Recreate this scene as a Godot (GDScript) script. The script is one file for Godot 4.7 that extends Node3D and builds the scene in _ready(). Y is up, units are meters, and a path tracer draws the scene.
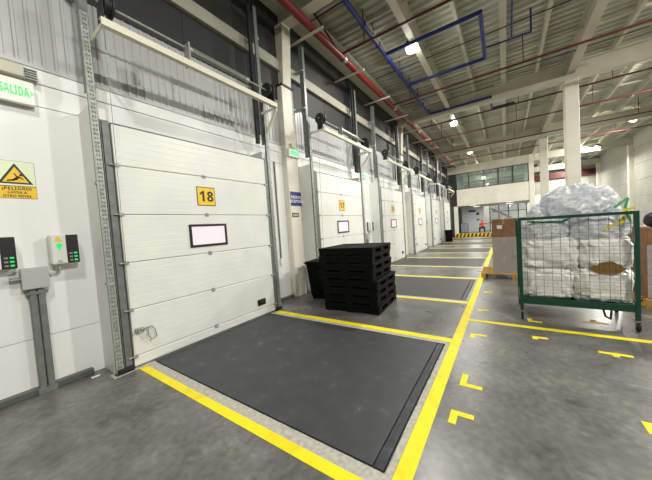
extends Node3D

const WALL := -4.34         # inner face of the dock wall
const DX := -4.4            # back plane that doors, tracks and columns are set out from
const PERIOD := 4.235       # spacing of the dock doors
const LAMP_E := 18.0        # downlight of a high-bay lamp
const GLOBE_E := 1.1        # sideways light of its prismatic globe
const FLOOD_E := 54.0       # floodlights on the far side, aimed at the docks
var M := {}
var taken := {}

# ------------------------------------------------------------------ helpers
func S() -> SurfaceTool:
	var st := SurfaceTool.new()
	st.begin(Mesh.PRIMITIVE_TRIANGLES)
	return st

func tri(st: SurfaceTool, a: Vector3, b: Vector3, c: Vector3, na: Vector3, nb: Vector3, nc: Vector3) -> void:
	# order so that the front is clockwise seen from the normal's side
	var n := (b - a).cross(c - a)
	if n.dot(na + nb + nc) > 0.0:
		st.set_normal(na); st.add_vertex(a)
		st.set_normal(nc); st.add_vertex(c)
		st.set_normal(nb); st.add_vertex(b)
	else:
		st.set_normal(na); st.add_vertex(a)
		st.set_normal(nb); st.add_vertex(b)
		st.set_normal(nc); st.add_vertex(c)

func face(st: SurfaceTool, p: Array, out: Vector3) -> void:
	var n: Vector3 = (p[1] - p[0]).cross(p[2] - p[0])
	if n.length() < 1e-12 and p.size() > 3:
		n = (p[2] - p[0]).cross(p[3] - p[0])
	n = n.normalized()
	if n.dot(out) < 0.0:
		n = -n
	for i in range(1, p.size() - 1):
		tri(st, p[0], p[i], p[i + 1], n, n, n)

func bx(st: SurfaceTool, a: Vector3, b: Vector3, c := 0.0) -> void:
	var mn := Vector3(minf(a.x, b.x), minf(a.y, b.y), minf(a.z, b.z))
	var mx := Vector3(maxf(a.x, b.x), maxf(a.y, b.y), maxf(a.z, b.z))
	var o := (mn + mx) * 0.5
	var h := (mx - mn) * 0.5
	c = minf(c, minf(h.x, minf(h.y, h.z)) * 0.9)
	for ax in 3:
		var u := (ax + 1) % 3
		var v := (ax + 2) % 3
		for s in [-1.0, 1.0]:
			var pts := []
			for q in [[-1, -1], [1, -1], [1, 1], [-1, 1]]:
				var p := Vector3.ZERO
				p[ax] = s * h[ax]
				p[u] = q[0] * (h[u] - c)
				p[v] = q[1] * (h[v] - c)
				pts.append(o + p)
			var out := Vector3.ZERO
			out[ax] = s
			face(st, pts, out)
			if c > 0.0:
				for t in [-1.0, 1.0]:
					var e := []
					for w in [[0, -1], [0, 1], [1, 1], [1, -1]]:
						var p := Vector3.ZERO
						p[ax] = s * (h[ax] - (c if w[0] == 1 else 0.0))
						p[u] = t * (h[u] - (0.0 if w[0] == 1 else c))
						p[v] = w[1] * (h[v] - c)
						e.append(o + p)
					var oe := Vector3.ZERO
					oe[ax] = s; oe[u] = t
					face(st, e, oe)
	if c > 0.0:
		for sx in [-1.0, 1.0]:
			for sy in [-1.0, 1.0]:
				for sz in [-1.0, 1.0]:
					face(st, [o + Vector3(sx * h.x, sy * (h.y - c), sz * (h.z - c)), o + Vector3(sx * (h.x - c), sy * h.y, sz * (h.z - c)), o + Vector3(sx * (h.x - c), sy * (h.y - c), sz * h.z)], Vector3(sx, sy, sz))

func cyl(st: SurfaceTool, p0: Vector3, p1: Vector3, r0: float, r1 := -1.0, n := 12, caps := true) -> void:
	if r1 < 0.0:
		r1 = r0
	var d := (p1 - p0).normalized()
	var u := d.cross(Vector3.UP if absf(d.y) < 0.9 else Vector3.RIGHT).normalized()
	var v := d.cross(u)
	for i in n:
		var a0 := TAU * i / n
		var a1 := TAU * (i + 1) / n
		var n0 := u * cos(a0) + v * sin(a0)
		var n1 := u * cos(a1) + v * sin(a1)
		tri(st, p0 + n0 * r0, p0 + n1 * r0, p1 + n1 * r1, n0, n1, n1)
		tri(st, p0 + n0 * r0, p1 + n1 * r1, p1 + n0 * r1, n0, n1, n0)
		if caps:
			tri(st, p0, p0 + n0 * r0, p0 + n1 * r0, -d, -d, -d)
			tri(st, p1, p1 + n0 * r1, p1 + n1 * r1, d, d, d)

func tube(st: SurfaceTool, pts: Array, r: float, n := 8) -> void:
	for i in pts.size() - 1:
		var a: Vector3 = pts[i]
		var b: Vector3 = pts[i + 1]
		var e := (b - a).normalized() * r * 0.5
		cyl(st, a - (e if i > 0 else Vector3.ZERO), b + (e if i < pts.size() - 2 else Vector3.ZERO), r, r, n)

func ext(st: SurfaceTool, poly: PackedVector2Array, xf: Transform3D, depth: float) -> void:
	# polygon in local xy, pulled along local z from 0 to depth
	var idx := Geometry2D.triangulate_polygon(poly)
	var zf := xf.basis * Vector3(0, 0, 1)
	for i in range(0, idx.size(), 3):
		var q := []
		for j in 3:
			var p := poly[idx[i + j]]
			q.append(Vector3(p.x, p.y, 0))
		face(st, [xf * q[0], xf * q[1], xf * q[2]], -zf * signf(depth))
		var dz := Vector3(0, 0, depth)
		face(st, [xf * (q[0] + dz), xf * (q[1] + dz), xf * (q[2] + dz)], zf * signf(depth))
	var cw := Geometry2D.is_polygon_clockwise(poly)
	for i in poly.size():
		var a := poly[i]
		var b := poly[(i + 1) % poly.size()]
		var t := b - a
		var nn := Vector2(t.y, -t.x) * (-1.0 if cw else 1.0)
		face(st, [xf * Vector3(a.x, a.y, 0), xf * Vector3(b.x, b.y, 0), xf * Vector3(b.x, b.y, depth), xf * Vector3(a.x, a.y, depth)], xf.basis * Vector3(nn.x, nn.y, 0))

func ibeam(st: SurfaceTool, a: Vector3, b: Vector3, w: float, h: float, tf := 0.018, tw := 0.012) -> void:
	# a, b on the centre line of the bottom flange; runs along x or z
	var along_z := absf(b.z - a.z) > absf(b.x - a.x)
	for q in [[w, 0.0, tf], [tw, tf, h - tf], [w, h - tf, h]]:
		var hw: float = q[0] * 0.5
		var off := Vector3(hw, 0, 0) if along_z else Vector3(0, 0, hw)
		bx(st, a - off + Vector3(0, q[1], 0), b + off + Vector3(0, q[2], 0))

func cor(st: SurfaceTool, o: Vector3, run: Vector3, up: Vector3, out: Vector3, length: float, height: float, pitch: float, depth: float, flat := 0.55, slope := 0.1) -> void:
	# trapezoid-ribbed sheet; profile walks along run, ribs stand along up
	var n := int(ceil(length / pitch))
	var prof := [[0.0, 0.0], [flat, 0.0], [flat + slope, depth], [1.0 - slope, depth], [1.0, 0.0]]
	for i in n:
		for j in 4:
			var a: Vector3 = o + run * ((i + prof[j][0]) * pitch) + out * prof[j][1]
			var b: Vector3 = o + run * ((i + prof[j + 1][0]) * pitch) + out * prof[j + 1][1]
			face(st, [a, b, b + up * height, a + up * height], out)

func blob(st: SurfaceTool, c: Vector3, r: Vector3, nz: FastNoiseLite, amp: float, power := 1.0, nu := 56, nv := 34, freq := 1.0) -> void:
	# crumpled bag: superellipsoid pushed about by ridged noise
	var P := []
	for j in nv + 1:
		var row := []
		var th := PI * j / nv
		for i in nu + 1:
			var ph := TAU * (i % nu) / nu
			var d := Vector3(sin(th) * cos(ph), cos(th), sin(th) * sin(ph))
			var s := Vector3(signf(d.x) * pow(absf(d.x), power), signf(d.y) * pow(absf(d.y), power), signf(d.z) * pow(absf(d.z), power))
			var p := c + s * r
			var k := nz.get_noise_3dv(p * 100.0 * freq)
			var k2 := nz.get_noise_3dv(p * 310.0 * freq + Vector3(50, 9, 3))
			row.append(p + d * (amp * k + amp * 0.4 * k2))
		P.append(row)
	var N := []
	for j in nv + 1:
		var row := []
		for i in nu + 1:
			var du: Vector3 = P[j][(i + 1) % nu] - P[j][(i + nu - 1) % nu]
			var dv: Vector3 = P[mini(j + 1, nv)][i] - P[maxi(j - 1, 0)][i]
			var n := du.cross(dv).normalized()
			var r0: Vector3 = P[j][i] - c
			if n.length() < 0.5:
				n = r0.normalized()
			row.append(n if n.dot(r0) > 0.0 else -n)
		N.append(row)
	for j in nv:
		for i in nu:
			tri(st, P[j][i], P[j][i + 1], P[j + 1][i + 1], N[j][i], N[j][i + 1], N[j + 1][i + 1])
			tri(st, P[j][i], P[j + 1][i + 1], P[j + 1][i], N[j][i], N[j + 1][i + 1], N[j + 1][i])

func mk(st: SurfaceTool, called: String, m: Material, parent: Node = self) -> MeshInstance3D:
	var o := MeshInstance3D.new()
	o.mesh = st.commit()
	o.material_override = m
	o.name = numbered(called) if parent == self else called
	o.cast_shadow = GeometryInstance3D.SHADOW_CASTING_SETTING_ON
	parent.add_child(o, true)
	return o

func share(mesh: Mesh, called: String, m: Material, parent: Node, at: Vector3) -> MeshInstance3D:
	var o := MeshInstance3D.new()
	o.mesh = mesh
	o.material_override = m
	o.name = called
	parent.add_child(o, true)
	o.position = at
	return o

func numbered(called: String) -> String:
	if not taken.has(called):
		taken[called] = 0
		return called
	taken[called] += 1
	return "%s_%03d" % [called, taken[called]]

func tag(o: Node, label: String, category: String, group := "", kind := "") -> Node:
	o.set_meta("label", label)
	o.set_meta("category", category)
	if group != "":
		o.set_meta("group", group)
	if kind != "":
		o.set_meta("kind", kind)
	return o

func thing(called: String, label: String, category: String, at := Vector3.ZERO, turn := 0.0, group := "", kind := "") -> Node3D:
	var o := Node3D.new()
	o.name = numbered(called)
	add_child(o)
	o.position = at
	o.rotation.y = turn
	tag(o, label, category, group, kind)
	return o

func copy(src: Node3D, at: Vector3, label: String, group := "") -> Node3D:
	var base := String(src.name)
	var o: Node3D = src.duplicate()
	o.name = numbered(base)
	add_child(o)
	o.position = at
	o.set_meta("label", label)
	if group != "":
		o.set_meta("group", group)
	return o

func text(s: String, height: float, parent: Node, at: Vector3, m: Material, called := "lettering", bold := true) -> MeshInstance3D:
	# in the parent's local xy plane, facing +z, centred at `at`
	var f := SystemFont.new()
	f.font_names = PackedStringArray(["Droid Sans"])
	f.font_weight = 700 if bold else 400
	var t := TextMesh.new()
	t.font = f
	t.text = s
	t.font_size = 32
	t.pixel_size = height / 24.0
	t.depth = 0.002
	t.curve_step = 2.0
	var o := MeshInstance3D.new()
	o.mesh = t
	o.material_override = m
	o.name = called
	parent.add_child(o, true)
	o.position = at
	return o

# ------------------------------------------------------------------ materials
func ntex(sd: int, freq: float, oct: int, ramp: Array, size := 512, kind := 0, sx := 1.0) -> ImageTexture:
	var n := FastNoiseLite.new()
	n.seed = sd
	n.frequency = freq
	n.noise_type = FastNoiseLite.TYPE_SIMPLEX_SMOOTH
	n.fractal_octaves = oct
	n.fractal_type = FastNoiseLite.FRACTAL_FBM if kind == 0 else FastNoiseLite.FRACTAL_RIDGED
	var g := n.get_seamless_image(size, size)
	var grad := Gradient.new()
	var off := PackedFloat32Array()
	var col := PackedColorArray()
	for r in ramp:
		off.append(r[0]); col.append(r[1])
	grad.offsets = off
	grad.colors = col
	var lut := []
	for i in 256:
		lut.append(grad.sample(i / 255.0))
	var img := Image.create(size, size, true, Image.FORMAT_RGB8)
	for y in size:
		for x in size:
			var v := g.get_pixel(int(x * sx) % size, y).r
			img.set_pixel(x, y, lut[int(v * 255.0)])
	img.generate_mipmaps()
	return ImageTexture.create_from_image(img)

func nbump(sd: int, freq: float, oct: int, strength: float, size := 512, kind := 0) -> ImageTexture:
	var n := FastNoiseLite.new()
	n.seed = sd
	n.frequency = freq
	n.fractal_octaves = oct
	n.fractal_type = FastNoiseLite.FRACTAL_FBM if kind == 0 else FastNoiseLite.FRACTAL_RIDGED
	var g := n.get_seamless_image(size, size)
	g.convert(Image.FORMAT_RGBA8)
	g.bump_map_to_normal_map(strength)
	g.generate_mipmaps()
	return ImageTexture.create_from_image(g)

func concrete_tex() -> ImageTexture:
	# trowelled concrete: soft mottling, fine grain, pale scuffs and a few dark stains
	var size := 1024
	var imgs := []
	for q in [[3, 0.008, 5, 0], [14, 0.06, 4, 0], [25, 0.02, 5, 1], [36, 0.012, 4, 0]]:
		var n := FastNoiseLite.new()
		n.seed = q[0]
		n.frequency = q[1]
		n.fractal_octaves = q[2]
		n.noise_type = FastNoiseLite.TYPE_SIMPLEX_SMOOTH
		n.fractal_type = FastNoiseLite.FRACTAL_FBM if q[3] == 0 else FastNoiseLite.FRACTAL_RIDGED
		imgs.append(n.get_seamless_image(size, size).get_data())
	var out := PackedByteArray()
	out.resize(size * size * 3)
	var A: PackedByteArray = imgs[0]
	var B: PackedByteArray = imgs[1]
	var C: PackedByteArray = imgs[2]
	var D: PackedByteArray = imgs[3]
	for i in size * size:
		var v := 100.0 + (A[i] - 128) * 0.13 + (B[i] - 128) * 0.12
		var sc := (C[i] * D[i]) / 65025.0
		if sc > 0.34:
			v += (sc - 0.34) * 46.0
		if A[i] < 66:
			v -= (66 - A[i]) * 0.2
		out[i * 3] = int(v)
		out[i * 3 + 1] = int(v)
		out[i * 3 + 2] = int(v * 0.965)
	var img := Image.create_from_data(size, size, false, Image.FORMAT_RGB8, out)
	img.generate_mipmaps()
	return ImageTexture.create_from_image(img)

func plain(c: Color, rough := 0.5, metal := 0.0) -> StandardMaterial3D:
	var m := StandardMaterial3D.new()
	m.albedo_color = c
	m.roughness = rough
	m.metallic = metal
	return m

func tex(t: Texture2D, scale: float, rough := 0.5, metal := 0.0, tint := Color.WHITE) -> StandardMaterial3D:
	var m := plain(tint, rough, metal)
	m.albedo_texture = t
	m.uv1_triplanar = true
	m.uv1_world_triplanar = true
	m.uv1_scale = Vector3.ONE * scale
	return m

func glow(c: Color, e: float) -> StandardMaterial3D:
	var m := plain(c, 0.4)
	m.emission_enabled = true
	m.emission = c
	m.emission_energy_multiplier = e
	return m

func rgb(r: float, g: float, b: float) -> Color:
	return Color(r / 255.0, g / 255.0, b / 255.0)

func make_materials() -> void:
	M.floor = tex(concrete_tex(), 0.19, 0.4)
	M.floor.roughness_texture = ntex(8, 0.012, 5, [[0.0, Color(0.72, 0.72, 0.72)], [0.5, Color(0.85, 0.85, 0.85)], [1.0, Color(1, 1, 1)]], 512)
	M.floor.roughness = 0.36
	M.curb = tex(ntex(21, 0.08, 5, [[0.0, rgb(150, 149, 138)], [0.5, rgb(176, 175, 164)], [1.0, rgb(196, 195, 184)]], 256), 0.9, 0.8)
	M.yellow = tex(ntex(5, 0.02, 5, [[0.0, rgb(228, 208, 14)], [0.4, rgb(243, 224, 18)], [1.0, rgb(248, 230, 26)]], 256), 0.8, 0.55)
	M.plate = tex(ntex(12, 0.02, 7, [[0.0, rgb(62, 64, 67)], [0.7, rgb(70, 72, 75)], [0.85, rgb(76, 78, 80)], [1.0, rgb(112, 113, 112)]], 512), 0.35, 0.5, 0.25)
	M.hinge = tex(ntex(13, 0.02, 5, [[0.0, rgb(40, 41, 44)], [0.6, rgb(58, 60, 66)], [1.0, rgb(90, 90, 92)]], 256), 0.8, 0.45, 0.3)
	M.black = plain(rgb(18, 18, 19), 0.45)
	M.rubber = plain(rgb(28, 28, 28), 0.8)
	M.panel = tex(ntex(31, 0.01, 3, [[0.0, rgb(230, 232, 230)], [1.0, rgb(236, 238, 236)]], 256), 0.4, 0.38)
	M.leaf = tex(ntex(32, 0.012, 4, [[0.0, rgb(222, 224, 219)], [1.0, rgb(232, 234, 229)]], 256), 0.5, 0.36)
	M.seam = plain(rgb(120, 118, 106), 0.7)
	M.clad = plain(rgb(176, 179, 180), 0.36, 0.15)
	M.dark = tex(ntex(41, 0.008, 4, [[0.0, rgb(32, 33, 32)], [1.0, rgb(41, 42, 40)]], 256), 0.3, 0.6)
	M.cream = tex(ntex(51, 0.01, 4, [[0.0, rgb(196, 193, 176)], [1.0, rgb(212, 209, 192)]], 256), 0.4, 0.5)
	M.girt = tex(ntex(57, 0.01, 4, [[0.0, rgb(150, 148, 134)], [1.0, rgb(164, 162, 148)]], 256), 0.4, 0.5)  # the beams' cream, darkened to stand for weaker light up the wall
	M.column = tex(ntex(52, 0.01, 4, [[0.0, rgb(214, 211, 196)], [1.0, rgb(226, 223, 209)]], 256), 0.4, 0.45)
	M.deck = tex(ntex(53, 0.01, 4, [[0.0, rgb(196, 197, 184)], [1.0, rgb(210, 211, 198)]], 256), 0.3, 0.7, 0.0)
	M.galv = tex(ntex(54, 0.04, 4, [[0.0, rgb(132, 137, 133)], [0.5, rgb(158, 163, 158)], [1.0, rgb(186, 190, 185)]], 256), 1.4, 0.38, 0.3)
	M.track = tex(ntex(55, 0.03, 4, [[0.0, rgb(104, 108, 108)], [1.0, rgb(128, 132, 132)]], 256), 1.0, 0.42, 0.2)
	M.darksteel = plain(rgb(52, 53, 53), 0.5, 0.5)
	M.header = plain(rgb(222, 219, 200), 0.42)
	M.red = plain(rgb(112, 15, 20), 0.45)
	M.redthin = plain(rgb(86, 27, 29), 0.5)
	M.blue = plain(rgb(30, 42, 116), 0.4)
	M.kick = plain(rgb(98, 100, 99), 0.5, 0.3)
	M.signyellow = plain(rgb(240, 198, 26), 0.4)
	M.signwhite = plain(rgb(226, 240, 206), 0.4)
	M.ink = plain(rgb(32, 24, 16), 0.5)
	M.signblue = plain(rgb(34, 28, 122), 0.4)
	M.white = plain(rgb(236, 236, 232), 0.4)
	M.boxgrey = plain(rgb(176, 178, 178), 0.4)
	M.boxwhite = plain(rgb(218, 219, 215), 0.35)
	M.greenled = glow(rgb(30, 190, 100), 0.8)
	M.exitface = plain(rgb(238, 244, 232), 0.35)
	M.exitgreen = glow(rgb(24, 225, 92), 0.55)
	M.greenlamp = glow(rgb(96, 225, 140), 0.75)
	M.pallet = plain(rgb(8, 8, 9), 0.6)
	M.pallet.metallic_specular = 0.25
	M.cart = plain(rgb(14, 66, 54), 0.4)
	M.wire = plain(rgb(60, 70, 58), 0.45, 0.3)
	M.card = tex(ntex(61, 0.02, 4, [[0.0, rgb(122, 88, 62)], [0.5, rgb(138, 102, 74)], [1.0, rgb(150, 114, 84)]], 256), 0.9, 0.8)
	M.tape = plain(rgb(168, 136, 100), 0.3)
	M.wood = tex(ntex(62, 0.03, 4, [[0.0, rgb(150, 112, 50)], [0.5, rgb(190, 148, 70)], [1.0, rgb(206, 168, 92)]], 256), 1.2, 0.75)
	M.film = tex(ntex(63, 0.018, 5, [[0.0, rgb(222, 223, 219)], [0.45, rgb(238, 238, 234)], [1.0, rgb(248, 248, 245)]], 512), 2.2, 0.3)
	M.film.normal_enabled = true
	M.film.normal_texture = nbump(64, 0.010, 4, 2.5, 512, 1)
	M.film.normal_scale = 1.0
	M.film.backlight_enabled = true
	M.film.backlight = Color(0.35, 0.35, 0.34)
	M.filmblue = tex(ntex(65, 0.03, 5, [[0.0, rgb(190, 198, 218)], [0.4, rgb(220, 224, 231)], [0.62, rgb(238, 240, 243)], [1.0, rgb(250, 251, 252)]], 512), 1.6, 0.22)
	M.filmblue.normal_enabled = true
	M.filmblue.normal_texture = nbump(66, 0.010, 4, 2.0, 512, 1)
	M.filmblue.albedo_color = Color(1, 1, 1, 0.72)
	M.filmblue.transparency = BaseMaterial3D.TRANSPARENCY_ALPHA
	M.filmblue.backlight_enabled = true
	M.filmblue.backlight = Color(0.4, 0.41, 0.43)
	M.wrap = plain(Color(0.92, 0.93, 0.94, 0.22), 0.06)
	M.wrap.transparency = BaseMaterial3D.TRANSPARENCY_ALPHA
	M.brown = plain(rgb(122, 92, 44), 0.8)
	M.strapgreen = plain(rgb(46, 148, 96), 0.4)
	M.strapyellow = plain(rgb(226, 208, 44), 0.4)
	M.glass = plain(Color(0.62, 0.72, 0.68, 0.28), 0.03)
	M.glass.transparency = BaseMaterial3D.TRANSPARENCY_ALPHA
	M.frame = plain(rgb(60, 62, 62), 0.45, 0.3)
	M.wallgrey = tex(ntex(71, 0.01, 3, [[0.0, rgb(172, 172, 160)], [1.0, rgb(184, 184, 172)]], 256), 0.3, 0.6)
	M.lampbody = plain(rgb(70, 72, 74), 0.4, 0.5)
	M.lampglow = glow(Color(1.0, 0.97, 0.9), 8.0)
	M.vest = plain(rgb(226, 84, 48), 0.8)
	M.trouser = plain(rgb(28, 28, 34), 0.85)
	M.skin = plain(rgb(176, 124, 98), 0.6)
	M.hair = plain(rgb(30, 22, 18), 0.7)
	M.hub = plain(rgb(150, 150, 146), 0.4, 0.5)

# ------------------------------------------------------------------ main
func _ready() -> void:
	# camera
	var cam := Camera3D.new()
	cam.name = "camera"
	add_child(cam)
	cam.position = Vector3(0, 1.6, 0)
	cam.rotation_order = EULER_ORDER_YXZ
	cam.rotation_degrees = Vector3(-2.462, 34.303, -3.889)
	cam.fov = 84.46
	cam.near = 0.05
	cam.far = 200.0
	cam.current = true
	var we := WorldEnvironment.new()
	we.name = "environment"
	var e := Environment.new()
	e.background_mode = Environment.BG_COLOR
	e.background_color = Color(0, 0, 0)
	e.tonemap_mode = Environment.TONE_MAPPER_LINEAR
	e.tonemap_exposure = 1.0
	e.sdfgi_enabled = true
	e.ssao_enabled = true
	e.ssil_enabled = true
	we.environment = e
	add_child(we)
	make_materials()
	build_lamps()
	build_floor()
	build_dock_wall()
	build_hall()
	build_roof()
	build_doors()
	build_levelers()
	build_markings()
	build_columns()
	build_pipes()
	build_wall_fittings()
	build_pallets()
	build_cart()
	build_cartons()
	build_mezzanine()
	build_person()

# ------------------------------------------------------------------ lamps
func build_lamps() -> void:
	var proto: Node3D = null
	var spots := [Vector3(-0.45, 6.6, 0.9)]
	for k in range(1, 6):
		spots.append(Vector3(-2.06, 6.6, -0.55 - 7.45 * k + (0.5 if k == 4 else 0.0)))
	for i in spots.size():
		var label := "round high-bay lamp in the ceiling row along the dock doors" if i > 0 else "round high-bay lamp hanging over the near end of the aisle"
		if proto:
			copy(proto, spots[i], label, "high-bay lamps along the dock doors")
			continue
		proto = thing("high_bay_lamp", label, "ceiling lamp", spots[i], 0.0, "high-bay lamps along the dock doors")
		var st := S()
		cyl(st, Vector3(0, 0.02, 0), Vector3(0, 0.1, 0), 0.19, 0.16, 28)
		cyl(st, Vector3(0, 0.1, 0), Vector3(0, 0.24, 0), 0.09, 0.07, 20)
		for j in 12:
			var a := TAU * j / 12.0
			var d := Vector3(cos(a), 0, sin(a))
			bx(st, d * 0.06 + Vector3(-0.006, 0.09, -0.006), d * 0.14 + Vector3(0.006, 0.18, 0.006))
		mk(st, "housing", M.lampbody, proto)
		st = S()
		cyl(st, Vector3(0, -0.13, 0), Vector3(0, -0.11, 0), 0.10, 0.14, 28, false)
		cyl(st, Vector3(0, -0.11, 0), Vector3(0, 0.02, 0), 0.14, 0.17, 28)
		cyl(st, Vector3(0, -0.131, 0), Vector3(0, -0.13, 0), 0.10, 0.10, 28)
		mk(st, "diffuser", M.lampglow, proto)
		st = S()
		cyl(st, Vector3(0, 0.24, 0), Vector3(0, 0.7, 0), 0.008, 0.008, 8)
		mk(st, "hanger", M.lampbody, proto)
		var l := AreaLight3D.new()
		l.name = "lamp_light"
		l.area_size = Vector2(0.2, 0.2)
		l.light_energy = LAMP_E
		l.light_color = Color(1.0, 0.985, 0.955)
		l.area_range = 60.0
		l.shadow_enabled = true
		proto.add_child(l)
		l.position = Vector3(0, -0.14, 0)
		l.rotation_degrees = Vector3(-90, 0, 0)
		# the prismatic globe of the lamp also throws light sideways and up
		var om := OmniLight3D.new()
		om.name = "globe_light"
		om.light_energy = GLOBE_E
		om.light_color = Color(1.0, 0.985, 0.955)
		om.light_size = 0.1
		om.omni_range = 60.0
		om.omni_attenuation = 2.0
		om.shadow_enabled = true
		proto.add_child(om)
		om.position = Vector3(0, -0.06, 0)
	# floodlights on the far side of the hall, tilted towards the docks
	var fp: Node3D = null
	for k in range(0, 6):
		var at := Vector3(6.2, 6.6, -0.55 - 7.45 * k + (0.5 if k == 4 else 0.0))
		var label := "wide floodlight hanging under the roof beside the grey side wall"
		if fp:
			copy(fp, at, label)
			continue
		fp = thing("flood_light", label, "ceiling lamp", at, 0.0, "floodlights along the side wall")
		var tilt := Basis(Vector3(0, 0, 1), deg_to_rad(-28.0))   # face from straight down towards -x
		var st := S()
		bx(st, Vector3(-0.17, 0.0, -0.25), Vector3(0.17, 0.09, 0.25), 0.015)
		for j in 7:
			bx(st, Vector3(-0.15, 0.08, -0.21 + j * 0.066), Vector3(0.15, 0.13, -0.198 + j * 0.066))
		var hs := mk(st, "housing", M.lampbody, fp)
		hs.basis = tilt
		st = S()
		bx(st, Vector3(-0.15, -0.012, -0.23), Vector3(0.15, 0.0, 0.23), 0.004)
		mk(st, "lens", M.lampglow, fp).basis = tilt
		st = S()
		tube(st, [Vector3(0.0, 0.04, -0.27), Vector3(0.05, 0.2, -0.27), Vector3(0.05, 0.2, 0.27), Vector3(0.0, 0.04, 0.27)], 0.012, 8)
		cyl(st, Vector3(0.05, 0.2, 0), Vector3(0.05, 0.62, 0), 0.01, 0.01, 8)
		mk(st, "bracket", M.lampbody, fp)
		var l := AreaLight3D.new()
		l.name = "flood_source"
		l.area_size = Vector2(0.28, 0.44)
		l.light_energy = FLOOD_E
		l.light_color = Color(1.0, 0.985, 0.955)
		l.area_range = 60.0
		l.shadow_enabled = true
		fp.add_child(l)
		l.position = tilt * Vector3(0, -0.02, 0)
		l.basis = tilt * Basis(Vector3(1, 0, 0), -PI / 2)

# ------------------------------------------------------------------ floor
func pit_z(k: int) -> float:
	return -2.555 - PERIOD * k

func build_floor() -> void:
	var fl := thing("floor", "polished grey concrete warehouse floor with dock leveler pits", "floor", Vector3.ZERO, 0.0, "", "structure")
	var st := S()
	bx(st, Vector3(-0.70, -0.3, 9), Vector3(8.6, 0, -40.5))
	bx(st, Vector3(-5.0, -0.3, 9), Vector3(-3.9, 0, -40.5))
	var z0 := 9.0
	for k in 6:
		bx(st, Vector3(-3.9, -0.3, z0), Vector3(-0.70, 0, pit_z(k) + 1.05))
		z0 = pit_z(k) - 1.05
	bx(st, Vector3(-3.9, -0.3, z0), Vector3(-0.70, 0, -40.5))
	mk(st, "slab", M.floor, fl)
	for k in 6:
		st = S()
		bx(st, Vector3(-3.95, -0.36, pit_z(k) + 1.1), Vector3(-0.65, -0.3, pit_z(k) - 1.1))
		mk(st, "pit_bottom", M.curb, fl)

func build_levelers() -> void:
	var names := ["dark steel dock leveler plate in front of dock door numbered 18", "dark steel dock leveler plate at the first door beyond number 18", "dark steel dock leveler plate at the second door beyond number 18", "dark steel dock leveler plate at the third door beyond number 18", "dark steel dock leveler plate at the fourth door beyond number 18", "dark steel dock leveler plate at the farthest dock door"]
	var proto: Node3D = null
	for k in 6:
		var at := Vector3(0, 0, pit_z(k))
		if k > 0:
			copy(proto, at, names[k])
			continue
		proto = thing("dock_leveler", names[0], "dock leveler", at, 0.0, "dock levelers in a row")
		var st := S()
		bx(st, Vector3(-3.888, -0.018, 1.032), Vector3(-0.792, 0.0, -1.038), 0.004)
		mk(st, "deck_plate", M.plate, proto)
		st = S()
		bx(st, Vector3(-0.784, -0.018, 1.036), Vector3(-0.712, 0.0, -1.04), 0.004)
		mk(st, "hinge_strip", M.hinge, proto)
		st = S()
		for s in [1.0, -1.0]:
			st = S()
			bx(st, Vector3(-3.86, -0.28, 1.022 * s), Vector3(-0.82, -0.018, 1.012 * s))
			mk(st, "toe_guard", M.black, proto)
			st = S()
			for i in 15:
				var x := -3.7 + i * 0.2
				var zf: float = 1.022 * s
				var za: float = 1.0225 * s + 0.0005 * s
				ext(st, PackedVector2Array([Vector2(x, -0.2), Vector2(x + 0.1, -0.2), Vector2(x + 0.16, -0.019), Vector2(x + 0.06, -0.019)]), Transform3D(Basis.IDENTITY, Vector3(0, 0, zf)), za - zf)
			mk(st, "hazard_stripes", M.signyellow, proto)
		# light concrete kerb cast round the pit
		var rng := RandomNumberGenerator.new()
		rng.seed = 4
		st = S()
		bx(st, Vector3(-3.95, 0.0, 1.05), Vector3(-0.645, 0.002, 1.155))
		bx(st, Vector3(-3.9, 0.0, -1.05), Vector3(-0.645, 0.002, -1.125))
		bx(st, Vector3(-4.02, 0.0, 1.155), Vector3(-3.86, 0.002, 1.5))
		var zz := 1.05
		while zz > -1.05:
			var d := rng.randf_range(0.05, 0.12)
			bx(st, Vector3(-0.70 - rng.randf_range(-0.012, 0.0), 0.0, zz), Vector3(-0.645, 0.002, maxf(zz - d, -1.05)))
			zz -= d
		mk(st, "concrete_kerb", M.curb, proto)

func stripe(a: Vector3, b: Vector3, label: String) -> void:
	var st := S()
	bx(st, Vector3(a.x, 0.0, a.z), Vector3(b.x, 0.0035, b.z))
	tag(mk(st, "floor_stripe", M.yellow), label, "floor stripe", "yellow floor stripes")

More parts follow.
